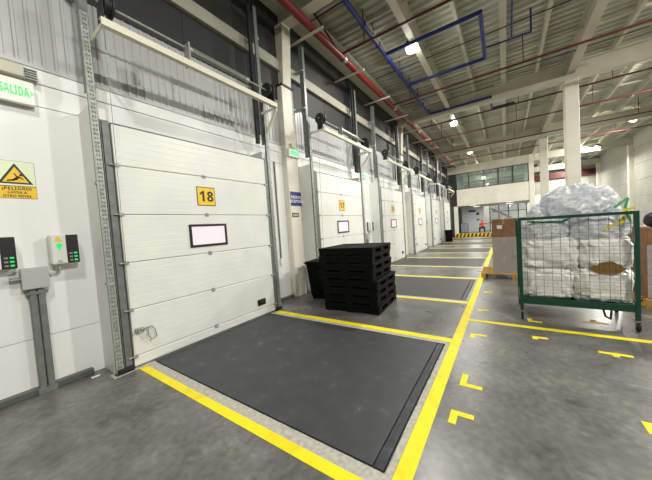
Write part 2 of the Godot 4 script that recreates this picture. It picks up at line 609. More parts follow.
func build_markings() -> void:
	stripe(Vector3(-0.642, 0, 8), Vector3(-0.53, 0, -26.5), "long yellow floor stripe running past all the dock levelers")
	var ord := ["of door numbered 18", "of the first door beyond number 18", "of the second door beyond number 18", "of the third door beyond number 18", "of the fourth door beyond number 18", "of the farthest door"]
	for k in 6:
		var c := pit_z(k)
		stripe(Vector3(-3.86, 0, c + 1.245), Vector3(-0.642, 0, c + 1.155), "yellow stripe before the leveler " + ord[k])
		stripe(Vector3(-3.86, 0, c - 1.13), Vector3(-0.642, 0, c - 1.25), "yellow stripe past the leveler " + ord[k])
	stripe(Vector3(-0.53, 0, -4.60), Vector3(6.5, 0, -4.69), "yellow floor stripe crossing the aisle in front of the wire cart")
	# tape marks: [corner, arm1, arm2, label]
	var w := 0.055
	var marks := [
		[Vector3(-0.43, 0, -2.34), Vector3(0.17, 0, 0.0), Vector3(0.0, 0, 0.17), "yellow L-shaped tape mark beside the long stripe, nearest door numbered 18"],
		[Vector3(-0.42, 0, -2.79), Vector3(0.19, 0, 0.0), Vector3(0.0, 0, -0.17), "scuffed yellow tape mark second along the long stripe from the leveler front"],
		[Vector3(-0.45, 0, -4.1), Vector3(0.19, 0, 0.0), Vector3(0.0, 0, 0.15), "yellow tape mark between the long stripe and the aisle stripe"],
		[Vector3(0.24, 0, -4.32), Vector3(0.16, 0, 0.0), Vector3(0.0, 0, 0.1), "small yellow tape mark in front of the cart's left caster"],
		[Vector3(0.82, 0, -4.13), Vector3(0.27, 0, 0.0), Vector3(0.0, 0, 0.1), "yellow T-shaped tape mark in front of the wire cart"],
		[Vector3(0.79, 0, -2.86), Vector3(0.2, 0, 0.0), Vector3(0.0, 0, 0.14), "yellow tape mark on open floor far in front of the cart"],
		[Vector3(-0.44, 0, -5.27), Vector3(0.15, 0, 0.0), Vector3(0.0, 0, 0.12), "yellow tape mark just past the aisle stripe beside the long stripe"],
		[Vector3(-0.43, 0, -6.6), Vector3(0.15, 0, 0.0), Vector3(0.0, 0, 0.12), "yellow tape mark beside the long stripe before the carton pallet"],
		[Vector3(0.23, 0, -4.95), Vector3(0.17, 0, 0.0), Vector3(0.0, 0, -0.1), "yellow tape mark under the left end of the cart"],
		[Vector3(0.88, 0, -5.2), Vector3(0.26, 0, 0.0), Vector3(0.1, 0, -0.1), "yellow tape mark under the middle of the cart"],
	]
	for i in marks.size():
		var q: Array = marks[i]
		var o: Vector3 = q[0]
		var st := S()
		bx(st, Vector3(o.x, 0.0, o.z), Vector3(o.x + q[1].x, 0.003, o.z + w))
		var ox := o.x + (0.1 if i == 4 or i == 9 else 0.0)
		var s := signf(q[2].z)
		bx(st, Vector3(ox, 0.0, o.z + (w if s > 0 else 0.0)), Vector3(ox + w, 0.003, o.z + q[2].z))
		tag(mk(st, "tape_mark", M.yellow), q[3], "tape mark", "yellow tape marks on the floor")

# ------------------------------------------------------------------ dock wall
func door_z(k: int) -> float:
	return -2.52 - PERIOD * k

func build_dock_wall() -> void:
	var w := thing("wall_left", "dock wall of white panels, grey ribbed cladding and dark upper panels", "wall", Vector3.ZERO, 0.0, "", "structure")
	var z_end := -27.0
	# white panels between the openings: courses with recessed joints
	var edges := [[9.0, door_z(0) + 1.3]]
	for k in 6:
		edges.append([door_z(k) - 1.3, door_z(k + 1) + 1.3 if k < 5 else z_end])
	for seg in edges:
		for c in [[0.0, 0.6], [0.606, 3.2]]:
			var st := S()
			bx(st, Vector3(WALL - 0.1, c[0], seg[0]), Vector3(WALL, c[1], seg[1]), 0.003)
			mk(st, "panel", M.panel, w)
	for c in [[3.206, 3.455], [3.465, 3.628]]:
		for i in 7:
			var za: float = 9.0 if i == 0 else door_z(i - 1) - PERIOD / 2.0 + 0.0
			var zb: float = door_z(i) - PERIOD / 2.0 if i < 6 else z_end
			if za <= zb:
				continue
			var st := S()
			bx(st, Vector3(WALL - 0.1, c[0], za - 0.001), Vector3(WALL, c[1], zb + 0.001), 0.003)
			mk(st, "panel", M.panel, w)
	var st := S()
	bx(st, Vector3(WALL - 0.3, 0, 9), Vector3(WALL - 0.2, 7.4, -40.5))
	mk(st, "outer_skin", M.dark, w)
	st = S()
	bx(st, Vector3(WALL - 0.09, 0.6, 9), Vector3(WALL - 0.012, 0.606, edges[0][1]))
	bx(st, Vector3(WALL - 0.09, 3.2, 9), Vector3(WALL - 0.012, 3.206, z_end))
	bx(st, Vector3(WALL - 0.09, 3.455, 9), Vector3(WALL - 0.014, 3.465, z_end))
	mk(st, "joint_seal", M.seam, w)
	# flashing, ribbed cladding
	st = S()
	bx(st, Vector3(WALL - 0.06, 3.628, 9), Vector3(WALL + 0.012, 3.67, z_end))
	mk(st, "flashing", M.clad, w)
	st = S()
	cor(st, Vector3(WALL - 0.02, 3.66, 9), Vector3(0, 0, -1), Vector3.UP, Vector3(1, 0, 0), 36.0, 1.05, 0.105, 0.010, 0.6, 0.1)
	mk(st, "ribbed_cladding", M.clad, w)
	# dark upper panels with upright joints
	var z := 9.0
	var i := 0
	while z > z_end:
		st = S()
		bx(st, Vector3(WALL - 0.1, 4.70, z - 0.004), Vector3(WALL + 0.0, 7.3, maxf(z - 1.05, z_end)), 0.004)
		mk(st, "upper_panel", M.dark, w)
		z -= 1.05
		i += 1
	# lengthwise girt and eaves beam
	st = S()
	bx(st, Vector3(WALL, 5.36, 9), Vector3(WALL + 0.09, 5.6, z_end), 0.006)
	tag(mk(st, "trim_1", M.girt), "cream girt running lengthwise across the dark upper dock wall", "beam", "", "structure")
	st = S()
	bx(st, Vector3(WALL, 6.72, 9), Vector3(WALL + 0.5, 6.98, z_end), 0.01)
	tag(mk(st, "trim_2", M.cream), "cream eaves beam along the top of the dock wall", "beam", "", "structure")
	# baseboard
	var b := thing("baseboard_left", "low grey metal kick rail along the foot of the white dock wall", "baseboard", Vector3.ZERO, 0.0, "", "structure")
	for seg in edges:
		st = S()
		bx(st, Vector3(WALL, 0.0, seg[0] if seg[0] < 8.9 else 8.9), Vector3(WALL + 0.07, 0.075, seg[1] + (0.24 if seg[0] > 8 else 0.2)), 0.008)
		mk(st, "rail", M.kick, b)

# ------------------------------------------------------------------ other walls
func build_hall() -> void:
	var w := thing("wall_right", "grey panelled side wall with pale columns across the hall", "wall", Vector3.ZERO, 0.0, "", "structure")
	var z := 9.0
	while z > -40.0:
		for y in [[0.0, 1.2], [1.21, 2.4], [2.41, 3.6], [3.61, 4.8], [4.81, 6.0], [6.01, 7.3]]:
			var st := S()
			bx(st, Vector3(8.2, y[0], z), Vector3(8.4, y[1], maxf(z - 8.47, -40.2)), 0.012)
			mk(st, "panel", M.wallgrey, w)
		z -= 8.47
	var st := S()
	bx(st, Vector3(8.3, 0, 9), Vector3(8.6, 7.4, -40.5))
	mk(st, "outer_skin", M.dark, w)
	# far end wall
	w = thing("wall_back", "far end wall, pale panels below and grey above a red beam", "wall", Vector3.ZERO, 0.0, "", "structure")
	for x in 8:
		for y in [[0.0, 1.3, 0], [1.31, 2.6, 0], [2.61, 3.9, 0], [3.91, 5.2, 1], [5.21, 7.3, 1]]:
			st = S()
			bx(st, Vector3(-4.6 + x * 1.64, y[0], -40.0), Vector3(-4.6 + x * 1.64 + 1.632, y[1], -40.2), 0.01)
			mk(st, "panel", M.panel if y[2] == 0 else M.wallgrey, w)
	st = S()
	bx(st, Vector3(-4.8, 0, -40.15), Vector3(8.6, 7.4, -40.5))
	mk(st, "outer_skin", M.dark, w)
	st = S()
	bx(st, Vector3(-4.4, 5.5, -39.7), Vector3(8.2, 6.1, -39.98), 0.01)
	mk(st, "red_beam", M.redthin, w)
	# wall behind the viewpoint
	w = thing("wall_front", "plain grey panelled wall closing the near end of the hall", "wall", Vector3.ZERO, 0.0, "", "structure")
	for x in 8:
		st = S()
		bx(st, Vector3(-4.6 + x * 1.64, 0, 9.0), Vector3(-4.6 + x * 1.64 + 1.632, 7.3, 9.2), 0.01)
		mk(st, "panel", M.wallgrey, w)
	st = S()
	bx(st, Vector3(-4.8, 0, 9.15), Vector3(8.6, 7.4, 9.4))
	mk(st, "outer_skin", M.dark, w)

# ------------------------------------------------------------------ roof
func build_roof() -> void:
	var c := thing("ceiling", "ribbed pale metal roof deck above the steel beams", "ceiling", Vector3.ZERO, 0.0, "", "structure")
	var st := S()
	bx(st, Vector3(-4.8, 7.32, 9.4), Vector3(8.6, 7.5, -40.5))
	mk(st, "roof_board", M.dark, c)
	st = S()
	cor(st, Vector3(-4.5, 7.3, 9.2), Vector3(0, 0, -1), Vector3(1, 0, 0), Vector3(0, -1, 0), 49.4, 12.9, 0.26, 0.07, 0.42, 0.1)
	mk(st, "ribbed_deck", M.deck, c)
	var rng := RandomNumberGenerator.new()
	rng.seed = 2
	for i in range(-3, 8):
		var x := 0.11 + 1.04 * i
		if i == 2 or i == -2:
			continue
		st = S()
		if i == 0:
			ibeam(st, Vector3(x, 6.96, 9), Vector3(x, 6.96, -40), 0.17, 0.26)
			tag(mk(st, "roof_girder", M.cream), "middle-width cream beam lengthwise under the roof deck", "beam", "roof girders", "structure")
			continue
		bx(st, Vector3(x - 0.045, 6.98, 9), Vector3(x + 0.045, 7.0, -40), 0.0)
		bx(st, Vector3(x - 0.045, 7.0, 9), Vector3(x - 0.035, 7.2, -40), 0.0)
		bx(st, Vector3(x - 0.045, 7.2, 9), Vector3(x + 0.045, 7.22, -40), 0.0)
		tag(mk(st, "roof_purlin", M.cream), "slim cream purlin running lengthwise under the roof deck", "beam", "roof purlins", "structure")
	for x in [-1.97, 2.12]:
		st = S()
		ibeam(st, Vector3(x, 6.62, 9), Vector3(x, 6.62, -40), 0.17 if x < 0.0 else 0.24, 0.55)
		tag(mk(st, "roof_girder", M.cream), "heavy cream girder lengthwise over the lamp row" if x < 0.0 else "heavy cream girder lengthwise over the pillars", "beam", "roof girders", "structure")
	for k in range(-1, 5):
		st = S()
		var z := -4.95 - 8.47 * k
		ibeam(st, Vector3(-4.4, 6.4, z), Vector3(8.2, 6.4, z), 0.26, 0.58)
		tag(mk(st, "roof_rafter", M.cream), "deep cream rafter crossing the hall under the roof", "beam", "roof rafters", "structure")
		if k < 4:
			for q in [2.0, 4.2, 6.4]:
				st = S()
				var zz: float = z - q
				bx(st, Vector3(-4.3, 7.06, zz - 0.03), Vector3(8.2, 7.12, zz + 0.03))
				tag(mk(st, "roof_tie_bar", M.cream), "thin cream tie bar crossing between the purlins", "beam", "roof tie bars", "structure")

# ------------------------------------------------------------------ doors
func leaf_section(y0: float, y1: float) -> SurfaceTool:
	# micro-ribbed sandwich panel, front at z = 0.48, chamfered joints top and bottom
	var st := S()
	var prof := [Vector2(y0 + 0.003, 0.435), Vector2(y0 + 0.003, 0.472), Vector2(y0 + 0.012, 0.48)]
	var n := int(round((y1 - y0) / 0.085))
	for i in range(1, n):
		var y := lerpf(y0, y1, float(i) / n)
		prof.append(Vector2(y - 0.006, 0.48))
		prof.append(Vector2(y, 0.4786))
		prof.append(Vector2(y + 0.006, 0.48))
	prof.append(Vector2(y1 - 0.012, 0.48))
	prof.append(Vector2(y1 - 0.003, 0.472))
	prof.append(Vector2(y1 - 0.003, 0.435))
	for i in prof.size():
		var a: Vector2 = prof[i]
		var b: Vector2 = prof[(i + 1) % prof.size()]
		var t := b - a
		face(st, [Vector3(-1.23, a.x, a.y), Vector3(1.23, a.x, a.y), Vector3(1.23, b.x, b.y), Vector3(-1.23, b.x, b.y)], Vector3(0, -t.y, t.x))
	for s in [-1.0, 1.0]:
		var e := []
		e.append_array([Vector3(s * 1.23, y0 + 0.003, 0.435), Vector3(s * 1.23, y1 - 0.003, 0.435), Vector3(s * 1.23, y1 - 0.003, 0.478), Vector3(s * 1.23, y0 + 0.003, 0.478)])
		face(st, e, Vector3(s, 0, 0))
	return st

func build_doors() -> void:
	var ords := ["numbered 18", "first beyond number 18, behind the black pallet stack", "second beyond number 18", "third beyond number 18", "fourth beyond number 18", "farthest along the wall"]
	var ys := [0.02, 0.15, 0.745, 1.34, 1.945, 2.55, 3.05]
	var pane_lit := glow(Color(0.9, 0.82, 0.86), 0.42)      # daylit dock shelter behind every vision pane
	var proto: Node3D = null
	var tracks: Node3D = null
	for k in 6:
		var at := Vector3(DX, 0, door_z(k))
		var label: String = "white sectional dock door with vision window, " + ords[k]
		var d: Node3D
		if k == 0:
			d = thing("door_1", label, "dock door", at, PI / 2, "dock doors", "structure")
			proto = d
			for i in ys.size() - 1:
				mk(leaf_section(ys[i], ys[i + 1]), "panel_section", M.leaf, d)
			var st := S()
			bx(st, Vector3(-1.23, 0.002, 0.44), Vector3(1.23, 0.023, 0.475), 0.004)
			mk(st, "bottom_seal", M.track, d)
			st = S()
			bx(st, Vector3(-1.23, 3.05, 0.44), Vector3(1.23, 3.068, 0.474), 0.004)
			mk(st, "top_seal", M.track, d)
			# hinges on the joints
			for i in range(1, 6):
				for x in [-0.08]:
					st = S()
					bx(st, Vector3(x - 0.028, ys[i] - 0.03, 0.479), Vector3(x + 0.028, ys[i] + 0.03, 0.487), 0.002)
					cyl(st, Vector3(x - 0.03, ys[i], 0.49), Vector3(x + 0.03, ys[i], 0.49), 0.009, 0.009, 10)
					mk(st, "hinge", M.galv, d)
				for s in [-1.0, 1.0]:
					st = S()
					bx(st, Vector3(s * 1.19, ys[i] - 0.02, 0.479), Vector3(s * 1.24, ys[i] + 0.02, 0.50), 0.003)
					cyl(st, Vector3(s * 1.22, ys[i], 0.485), Vector3(s * 1.29, ys[i], 0.485), 0.011, 0.011, 10)
					mk(st, "roller_bracket", M.galv, d)
			# window
			var fr := Node3D.new()
			fr.name = "vision_window"
			d.add_child(fr)
			st = S()
			for q in [[-0.39, 1.45, 0.25, 1.485], [-0.39, 1.765, 0.25, 1.80], [-0.39, 1.485, -0.352, 1.765], [0.212, 1.485, 0.25, 1.765]]:
				bx(st, Vector3(q[0], q[1], 0.479), Vector3(q[2], q[3], 0.5), 0.005)
			mk(st, "window_frame", M.black, fr)
			# black grip, latch
			st = S()
			bx(st, Vector3(0.79, 0.22, 0.479), Vector3(0.99, 0.34, 0.50), 0.012)
			bx(st, Vector3(0.82, 0.255, 0.50), Vector3(0.96, 0.305, 0.515), 0.008)
			mk(st, "recessed_grip", M.black, d)
			st = S()
			bx(st, Vector3(-1.2, 0.44, 0.479), Vector3(-1.1, 0.5, 0.51), 0.006)
			cyl(st, Vector3(-1.16, 0.47, 0.505), Vector3(-1.16, 0.47, 0.55), 0.03, 0.025, 14)
			tube(st, [Vector3(-1.16, 0.49, 0.545), Vector3(-1.02, 0.49, 0.545)], 0.012)
			tube(st, [Vector3(-1.07, 0.48, 0.545), Vector3(-1.08, 0.38, 0.55), Vector3(-1.04, 0.33, 0.55), Vector3(-0.98, 0.34, 0.55), Vector3(-0.99, 0.43, 0.55), Vector3(-1.03, 0.49, 0.545)], 0.007)
			mk(st, "slide_latch", M.galv, d)
			# jambs; unseen dark box added behind the opening to keep it light-tight
			for s in [-1.0, 1.0]:
				st = S()
				bx(st, Vector3(s * 1.25, 0, -0.1), Vector3(s * 1.42, 3.225, 0.424), 0.006)
				mk(st, "jamb", M.leaf, d)
			st = S()
			bx(st, Vector3(-1.42, 0.0, -0.18), Vector3(1.42, 3.5, -0.12))
			mk(st, "light_tight_back", M.rubber, d)
		else:
			d = copy(proto, at, label)
			d.name = "door_%d" % (k + 1)
		# pane and number plate differ from door to door
		var vw: Node3D = d.get_node("vision_window")
		var st2 := S()
		bx(st2, Vector3(-0.352, 1.485, 0.481), Vector3(0.212, 1.765, 0.488))
		if vw.has_node("pane"):
			vw.get_node("pane").free()
		if d.has_node("number_plate"):
			d.get_node("number_plate").free()
		mk(st2, "pane", pane_lit, vw)
		var pl := Node3D.new()
		pl.name = "number_plate"
		d.add_child(pl)
		st2 = S()
		bx(st2, Vector3(-0.22, 2.09, 0.479), Vector3(0.09, 2.385, 0.484), 0.002)
		mk(st2, "plate_edge", M.ink, pl)
		st2 = S()
		bx(st2, Vector3(-0.208, 2.102, 0.484), Vector3(0.078, 2.373, 0.486))
		mk(st2, "plate_face", M.signyellow, pl)
		text(str(18 - k), 0.17, pl, Vector3(-0.065, 2.236, 0.487), M.ink, "number")
		# tracks and lifting gear
		var tl: String = "galvanised lift tracks, spring shaft and cream header bar of dock door " + ords[k]
		if k > 0:
			copy(tracks, at, tl)
			continue
		tracks = thing("door_lift_frame", tl, "door track", at, PI / 2, "door lift frames")
		for s in [-1.0, 1.0]:
			# perforated angle
			var st := S()
			for q in [[1.345, 1.362], [1.374, 1.386], [1.398, 1.42]]:
				bx(st, Vector3(s * q[0], 0.0, 0.465), Vector3(s * q[1], 4.28, 0.47))
			var y := 0.0
			while y < 4.26:
				bx(st, Vector3(s * 1.345, y, 0.4655), Vector3(s * 1.42, y + 0.028, 0.4695))
				y += 0.05
			mk(st, "perforated_angle", M.galv, tracks)
			st = S()
			bx(st, Vector3(s * 1.34, 0.0, 0.425), Vector3(s * 1.415, 4.28, 0.46))
			mk(st, "backing_strip", M.track, tracks)
			# roller track, C profile
			st = S()
			bx(st, Vector3(s * 1.337, 0.01, 0.43), Vector3(s * 1.331, 3.08, 0.474))
			bx(st, Vector3(s * 1.245, 0.01, 0.452), Vector3(s * 1.318, 3.08, 0.466), 0.003)
			bx(st, Vector3(s * 1.245, 0.01, 0.43), Vector3(s * 1.337, 3.08, 0.436))
			mk(st, "roller_track", M.track, tracks)
			st = S()
			bx(st, Vector3(s * 1.32, 3.4, 0.40), Vector3(s * 1.40, 6.1, 0.406))
			bx(st, Vector3(s * 1.395, 3.4, 0.29), Vector3(s * 1.40, 6.1, 0.406))
			mk(st, "upper_track", M.track, tracks)
			if s > 0.0:
				st = S()
				bx(st, Vector3(s * 1.22, 3.4, 0.30), Vector3(s * 1.29, 6.1, 0.36), 0.003)
				mk(st, "upper_guide", M.darksteel, tracks)
			for yb in [1.1, 2.3, 4.6, 5.5]:
				st = S()
				bx(st, Vector3(s * 1.34, yb, 0.06 if yb > 3 else 0.42), Vector3(s * 1.43, yb + 0.04, 0.40 if yb > 3 else 0.462), 0.003)
				mk(st, "wall_bracket", M.galv, tracks)
			st = S()
			bx(st, Vector3(s * 1.24, 0.0, 0.42), Vector3(s * 1.43, 0.01, 0.51), 0.002)
			bx(st, Vector3(s * 1.25, 0.01, 0.466), Vector3(s * 1.41, 0.06, 0.49), 0.004)
			mk(st, "foot_plate", M.darksteel, tracks)
			# bracket arm out to the header bar
			if s > 0.0:
				st = S()
				ext(st, PackedVector2Array([Vector2(0.08, 3.56), Vector2(0.12, 3.56), Vector2(0.41, 3.9), Vector2(0.41, 3.95), Vector2(0.37, 3.95)]), Transform3D(Basis(Vector3(0, 0, 1), Vector3(0, 1, 0), Vector3(-1, 0, 0)), Vector3(s * 1.3, 0, 0.47)), 0.03)
				mk(st, "bracket_arm", M.header, tracks)
			st = S()
			bx(st, Vector3(s * 1.325, 3.965, 0.40), Vector3(s * 1.337, 4.02, 0.83), 0.002)
			mk(st, "bearing_plate", M.header, tracks)
			# cable drum
			st = S()
			cyl(st, Vector3(s * 1.19, 4.3, 0.72), Vector3(s * 1.215, 4.3, 0.72), 0.13, 0.13, 24)
			cyl(st, Vector3(s * 1.215, 4.3, 0.72), Vector3(s * 1.27, 4.3, 0.72), 0.10, 0.10, 24)
			cyl(st, Vector3(s * 1.27, 4.3, 0.72), Vector3(s * 1.29, 4.3, 0.72), 0.13, 0.13, 24)
			mk(st, "cable_drum", M.darksteel, tracks)
			st = S()
			bx(st, Vector3(s * 1.30, 4.03, 0.66), Vector3(s * 1.315, 4.38, 0.82), 0.003)
			mk(st, "drum_bracket", M.darksteel, tracks)
			st = S()
			cyl(st, Vector3(s * 1.245, 4.3, 0.62), Vector3(s * 1.245, 0.2, 0.53), 0.004, 0.004, 6)
			mk(st, "lift_cable", M.galv, tracks)
		# upright cables and conduits by the far track
		var st := S()
		for q in [[1.52, 0.05], [1.58, 0.03]]:
			cyl(st, Vector3(q[0], 3.7, 0.12), Vector3(q[0], 6.6, 0.12), q[1] * 0.5, q[1] * 0.5, 8)
		mk(st, "conduit", M.darksteel, tracks)
		st = S()
		bx(st, Vector3(-1.36, 3.95, 0.88), Vector3(1.29, 4.03, 0.90), 0.003)
		bx(st, Vector3(-1.36, 3.95, 0.83), Vector3(1.29, 3.957, 0.90), 0.0)
		bx(st, Vector3(-1.36, 4.023, 0.83), Vector3(1.29, 4.03, 0.90), 0.0)
		mk(st, "header_bar", M.header, tracks)
		st = S()
		cyl(st, Vector3(-1.33, 4.3, 0.72), Vector3(1.4, 4.3, 0.72), 0.014, 0.014, 10)
		mk(st, "shaft", M.galv, tracks)
		# torsion spring
		st = S()
		var n := 110
		var prev := Vector3.ZERO
		for i in n * 8 + 1:
			var a := TAU * i / 8.0
			var p := Vector3(-0.25 + 0.95 * i / (n * 8.0), 4.3 + 0.042 * cos(a), 0.72 + 0.042 * sin(a))
			if i > 0:
				cyl(st, prev, p, 0.0045, 0.0045, 4, false)
			prev = p
		mk(st, "torsion_spring", M.galv, tracks)
		st = S()
		bx(st, Vector3(-0.33, 4.03, 0.66), Vector3(-0.31, 4.36, 0.80), 0.004)
		cyl(st, Vector3(-0.31, 4.3, 0.72), Vector3(-0.24, 4.3, 0.72), 0.05, 0.04, 14)
		cyl(st, Vector3(0.70, 4.3, 0.72), Vector3(0.77, 4.3, 0.72), 0.04, 0.05, 14)
		mk(st, "spring_anchor", M.galv, tracks)

# ------------------------------------------------------------------ columns
func build_columns() -> void:
	var proto: Node3D = null
	var zs := [-4.95, -13.42, -21.89]
	var ls := ["cream wall column carrying the blue sign, between the first two dock doors", "cream wall column between the third and fourth dock doors", "cream wall column between the fifth and sixth dock doors"]
	for i in 3:
		if proto:
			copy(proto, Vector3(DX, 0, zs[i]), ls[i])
			continue
		proto = thing("wall_column", ls[0], "column", Vector3(DX, 0, zs[i]), PI / 2, "wall columns", "structure")
		var st := S()
		bx(st, Vector3(-0.2, 0.0, 0.0), Vector3(0.2, 5.0, 0.2), 0.008)
		mk(st, "casing", M.column, proto)
		st = S()
		ext(st, PackedVector2Array([Vector2(0.0, 5.0), Vector2(0.2, 5.0), Vector2(0.3, 6.4), Vector2(0.0, 6.4)]), Transform3D(Basis(Vector3(0, 0, 1), Vector3(0, 1, 0), Vector3(-1, 0, 0)), Vector3(0.14, 0, 0)), 0.28)
		mk(st, "steel_post", M.cream, proto)
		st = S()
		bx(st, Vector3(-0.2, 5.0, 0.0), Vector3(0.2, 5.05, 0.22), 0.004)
		mk(st, "shadow_band", M.darksteel, proto)  # dark band painted in where a shadow edge cuts across the column
	var p2: Node3D = null
	var l2 := ["square cream pillar rising behind the wire cart", "slimmer-looking square cream pillar farther down the hall beside the mezzanine"]
	for i in 2:
		var at := Vector3(2.12, 0, [-13.42, -21.89][i])
		if p2:
			copy(p2, at, l2[i])
			continue
		p2 = thing("hall_pillar", l2[0], "pillar", at, 0.0, "free-standing pillars", "structure")
		var st := S()
		bx(st, Vector3(-0.195, 0, -0.195), Vector3(0.195, 6.4, 0.195), 0.012)
		mk(st, "shaft", M.column, p2)
		st = S()
		bx(st, Vector3(-0.26, 6.36, -0.26), Vector3(0.26, 6.4, 0.26), 0.004)
		mk(st, "head_plate", M.cream, p2)
	for k in range(0, 5):
		var st := S()
		var z := -4.95 - 8.47 * k
		bx(st, Vector3(7.95, 0, z - 0.17), Vector3(8.2, 6.4, z + 0.17), 0.01)
		tag(mk(st, "wall_column", M.column), "pale column standing against the grey side wall", "column", "columns on the side wall", "structure")

# ------------------------------------------------------------------ pipes
func build_pipes() -> void:
	var t := thing("sprinkler_main", "thick red sprinkler main running above the dock doors", "pipe", Vector3.ZERO)
	var st := S()
	cyl(st, Vector3(-3.6, 6.3, 8.5), Vector3(-3.6, 6.3, -26.6), 0.085, 0.085, 18)
	mk(st, "pipe", M.red, t)
	for z in [2.6, -2.4, -6.65, -10.7, -14.3, -16.9, -20.6, -24.0]:
		st = S()
		cyl(st, Vector3(-3.6, 6.3, z - 0.18), Vector3(-3.6, 6.3, z - 0.06), 0.1, 0.1, 18)
		mk(st, "coupling", M.galv, t)
	var z := -5.3
	while z > -26.0:
		st = S()
		bx(st, Vector3(WALL + 0.02, 6.17, z - 0.025), Vector3(-3.3, 6.215, z + 0.025), 0.003)
		mk(st, "support_arm", M.cream, t)
		z -= 2.1175
	var zs := [-6.65, -10.7, -14.3, -16.9, -20.6, -24.0]
	for i in zs.size():
		var b := thing("sprinkler_branch", "thin dark red sprinkler branch, %s along the main from door numbered 18" % ["first", "second", "third", "fourth", "fifth", "sixth"][i], "pipe", Vector3.ZERO, 0.0, "sprinkler branch pipes")
		st = S()
		cyl(st, Vector3(-3.6, 6.38, zs[i]), Vector3(8.0, 6.38, zs[i]), 0.032, 0.032, 10)
		mk(st, "pipe", M.redthin, b)
		for x in [-2.9, 0.62, 3.4, 5.8]:
			st = S()
			cyl(st, Vector3(x, 6.38, zs[i]), Vector3(x, 7.25, zs[i]), 0.014, 0.014, 6)
			mk(st, "hanger_rod", M.redthin, b)
		for x in [-1.2, 1.6, 4.6, 7.0]:
			st = S()
			cyl(st, Vector3(x, 6.38, zs[i]), Vector3(x, 6.29, zs[i]), 0.014, 0.01, 8)
			cyl(st, Vector3(x, 6.285, zs[i]), Vector3(x, 6.29, zs[i]), 0.03, 0.03, 10)
			mk(st, "sprinkler_head", M.galv, b)
	# sloping stay from the eaves to the main
	st = S()
	cyl(st, Vector3(-3.6, 6.35, -6.55), Vector3(-3.75, 6.95, -5.6), 0.022, 0.022, 8)
	mk(st, "stay_rod", M.redthin, t)
	# blue air line
	var bl := thing("blue_air_line", "blue air pipe running lengthwise under the roof beside the lamps", "pipe", Vector3.ZERO)
	st = S()
	cyl(st, Vector3(-2.78, 6.6, 8.0), Vector3(-2.78, 6.6, -13.32), 0.055, 0.055, 14)
	mk(st, "pipe", M.blue, bl)
	z = 6.0
	while z > -13.2:
		st = S()
		bx(st, Vector3(-2.84, 6.54, z - 0.02), Vector3(-2.71, 6.67, z + 0.02), 0.004)
		mk(st, "clip", M.blue, bl)
		z -= 0.95
	z = 4.0
	while z > -13.2:
		st = S()
		cyl(st, Vector3(-2.78, 6.6, z), Vector3(-2.78, 7.25, z), 0.01, 0.01, 6)
		mk(st, "hanger_rod", M.blue, bl)
		z -= 2.2
	bl = thing("blue_pipe_loop", "blue air pipe looping out under the roof and back", "pipe", Vector3.ZERO)
	st = S()
	tube(st, [Vector3(-2.74, 6.6, -7.82), Vector3(-0.35, 6.6, -7.82), Vector3(-0.37, 6.6, -10.08), Vector3(-2.74, 6.6, -10.02)], 0.05, 12)
	mk(st, "pipe", M.blue, bl)
	st = S()
	tube(st, [Vector3(-0.37, 6.6, -9.5), Vector3(0.74, 6.6, -9.55), Vector3(0.74, 7.15, -9.4)], 0.024, 8)
	tube(st, [Vector3(0.3, 6.6, -9.52), Vector3(0.28, 6.6, -6.2)], 0.024, 8)
	mk(st, "branch", M.blue, bl)
	bl = thing("blue_pipe_drop", "blue air pipe crossing at the end of the lengthwise line", "pipe", Vector3.ZERO)
	st = S()
	tube(st, [Vector3(-2.78, 6.6, -13.32), Vector3(-0.35, 6.6, -13.34), Vector3(-0.35, 6.6, -14.75), Vector3(0.5, 6.6, -14.75)], 0.045, 12)
	mk(st, "pipe", M.blue, bl)
	for q in [[-5.6, -3.9, 0.9], [-9.1, -3.6, 3.4], [-11.9, -3.6, 3.6], [-12.7, -3.4, -0.2]]:
		st = S()
		cyl(st, Vector3(q[1], 6.75, q[0]), Vector3(q[2], 6.75, q[0]), 0.016, 0.016, 8)
		tag(mk(st, "roof_conduit", M.darksteel), "thin dark conduit strung crosswise under the roof", "conduit", "dark roof conduits")

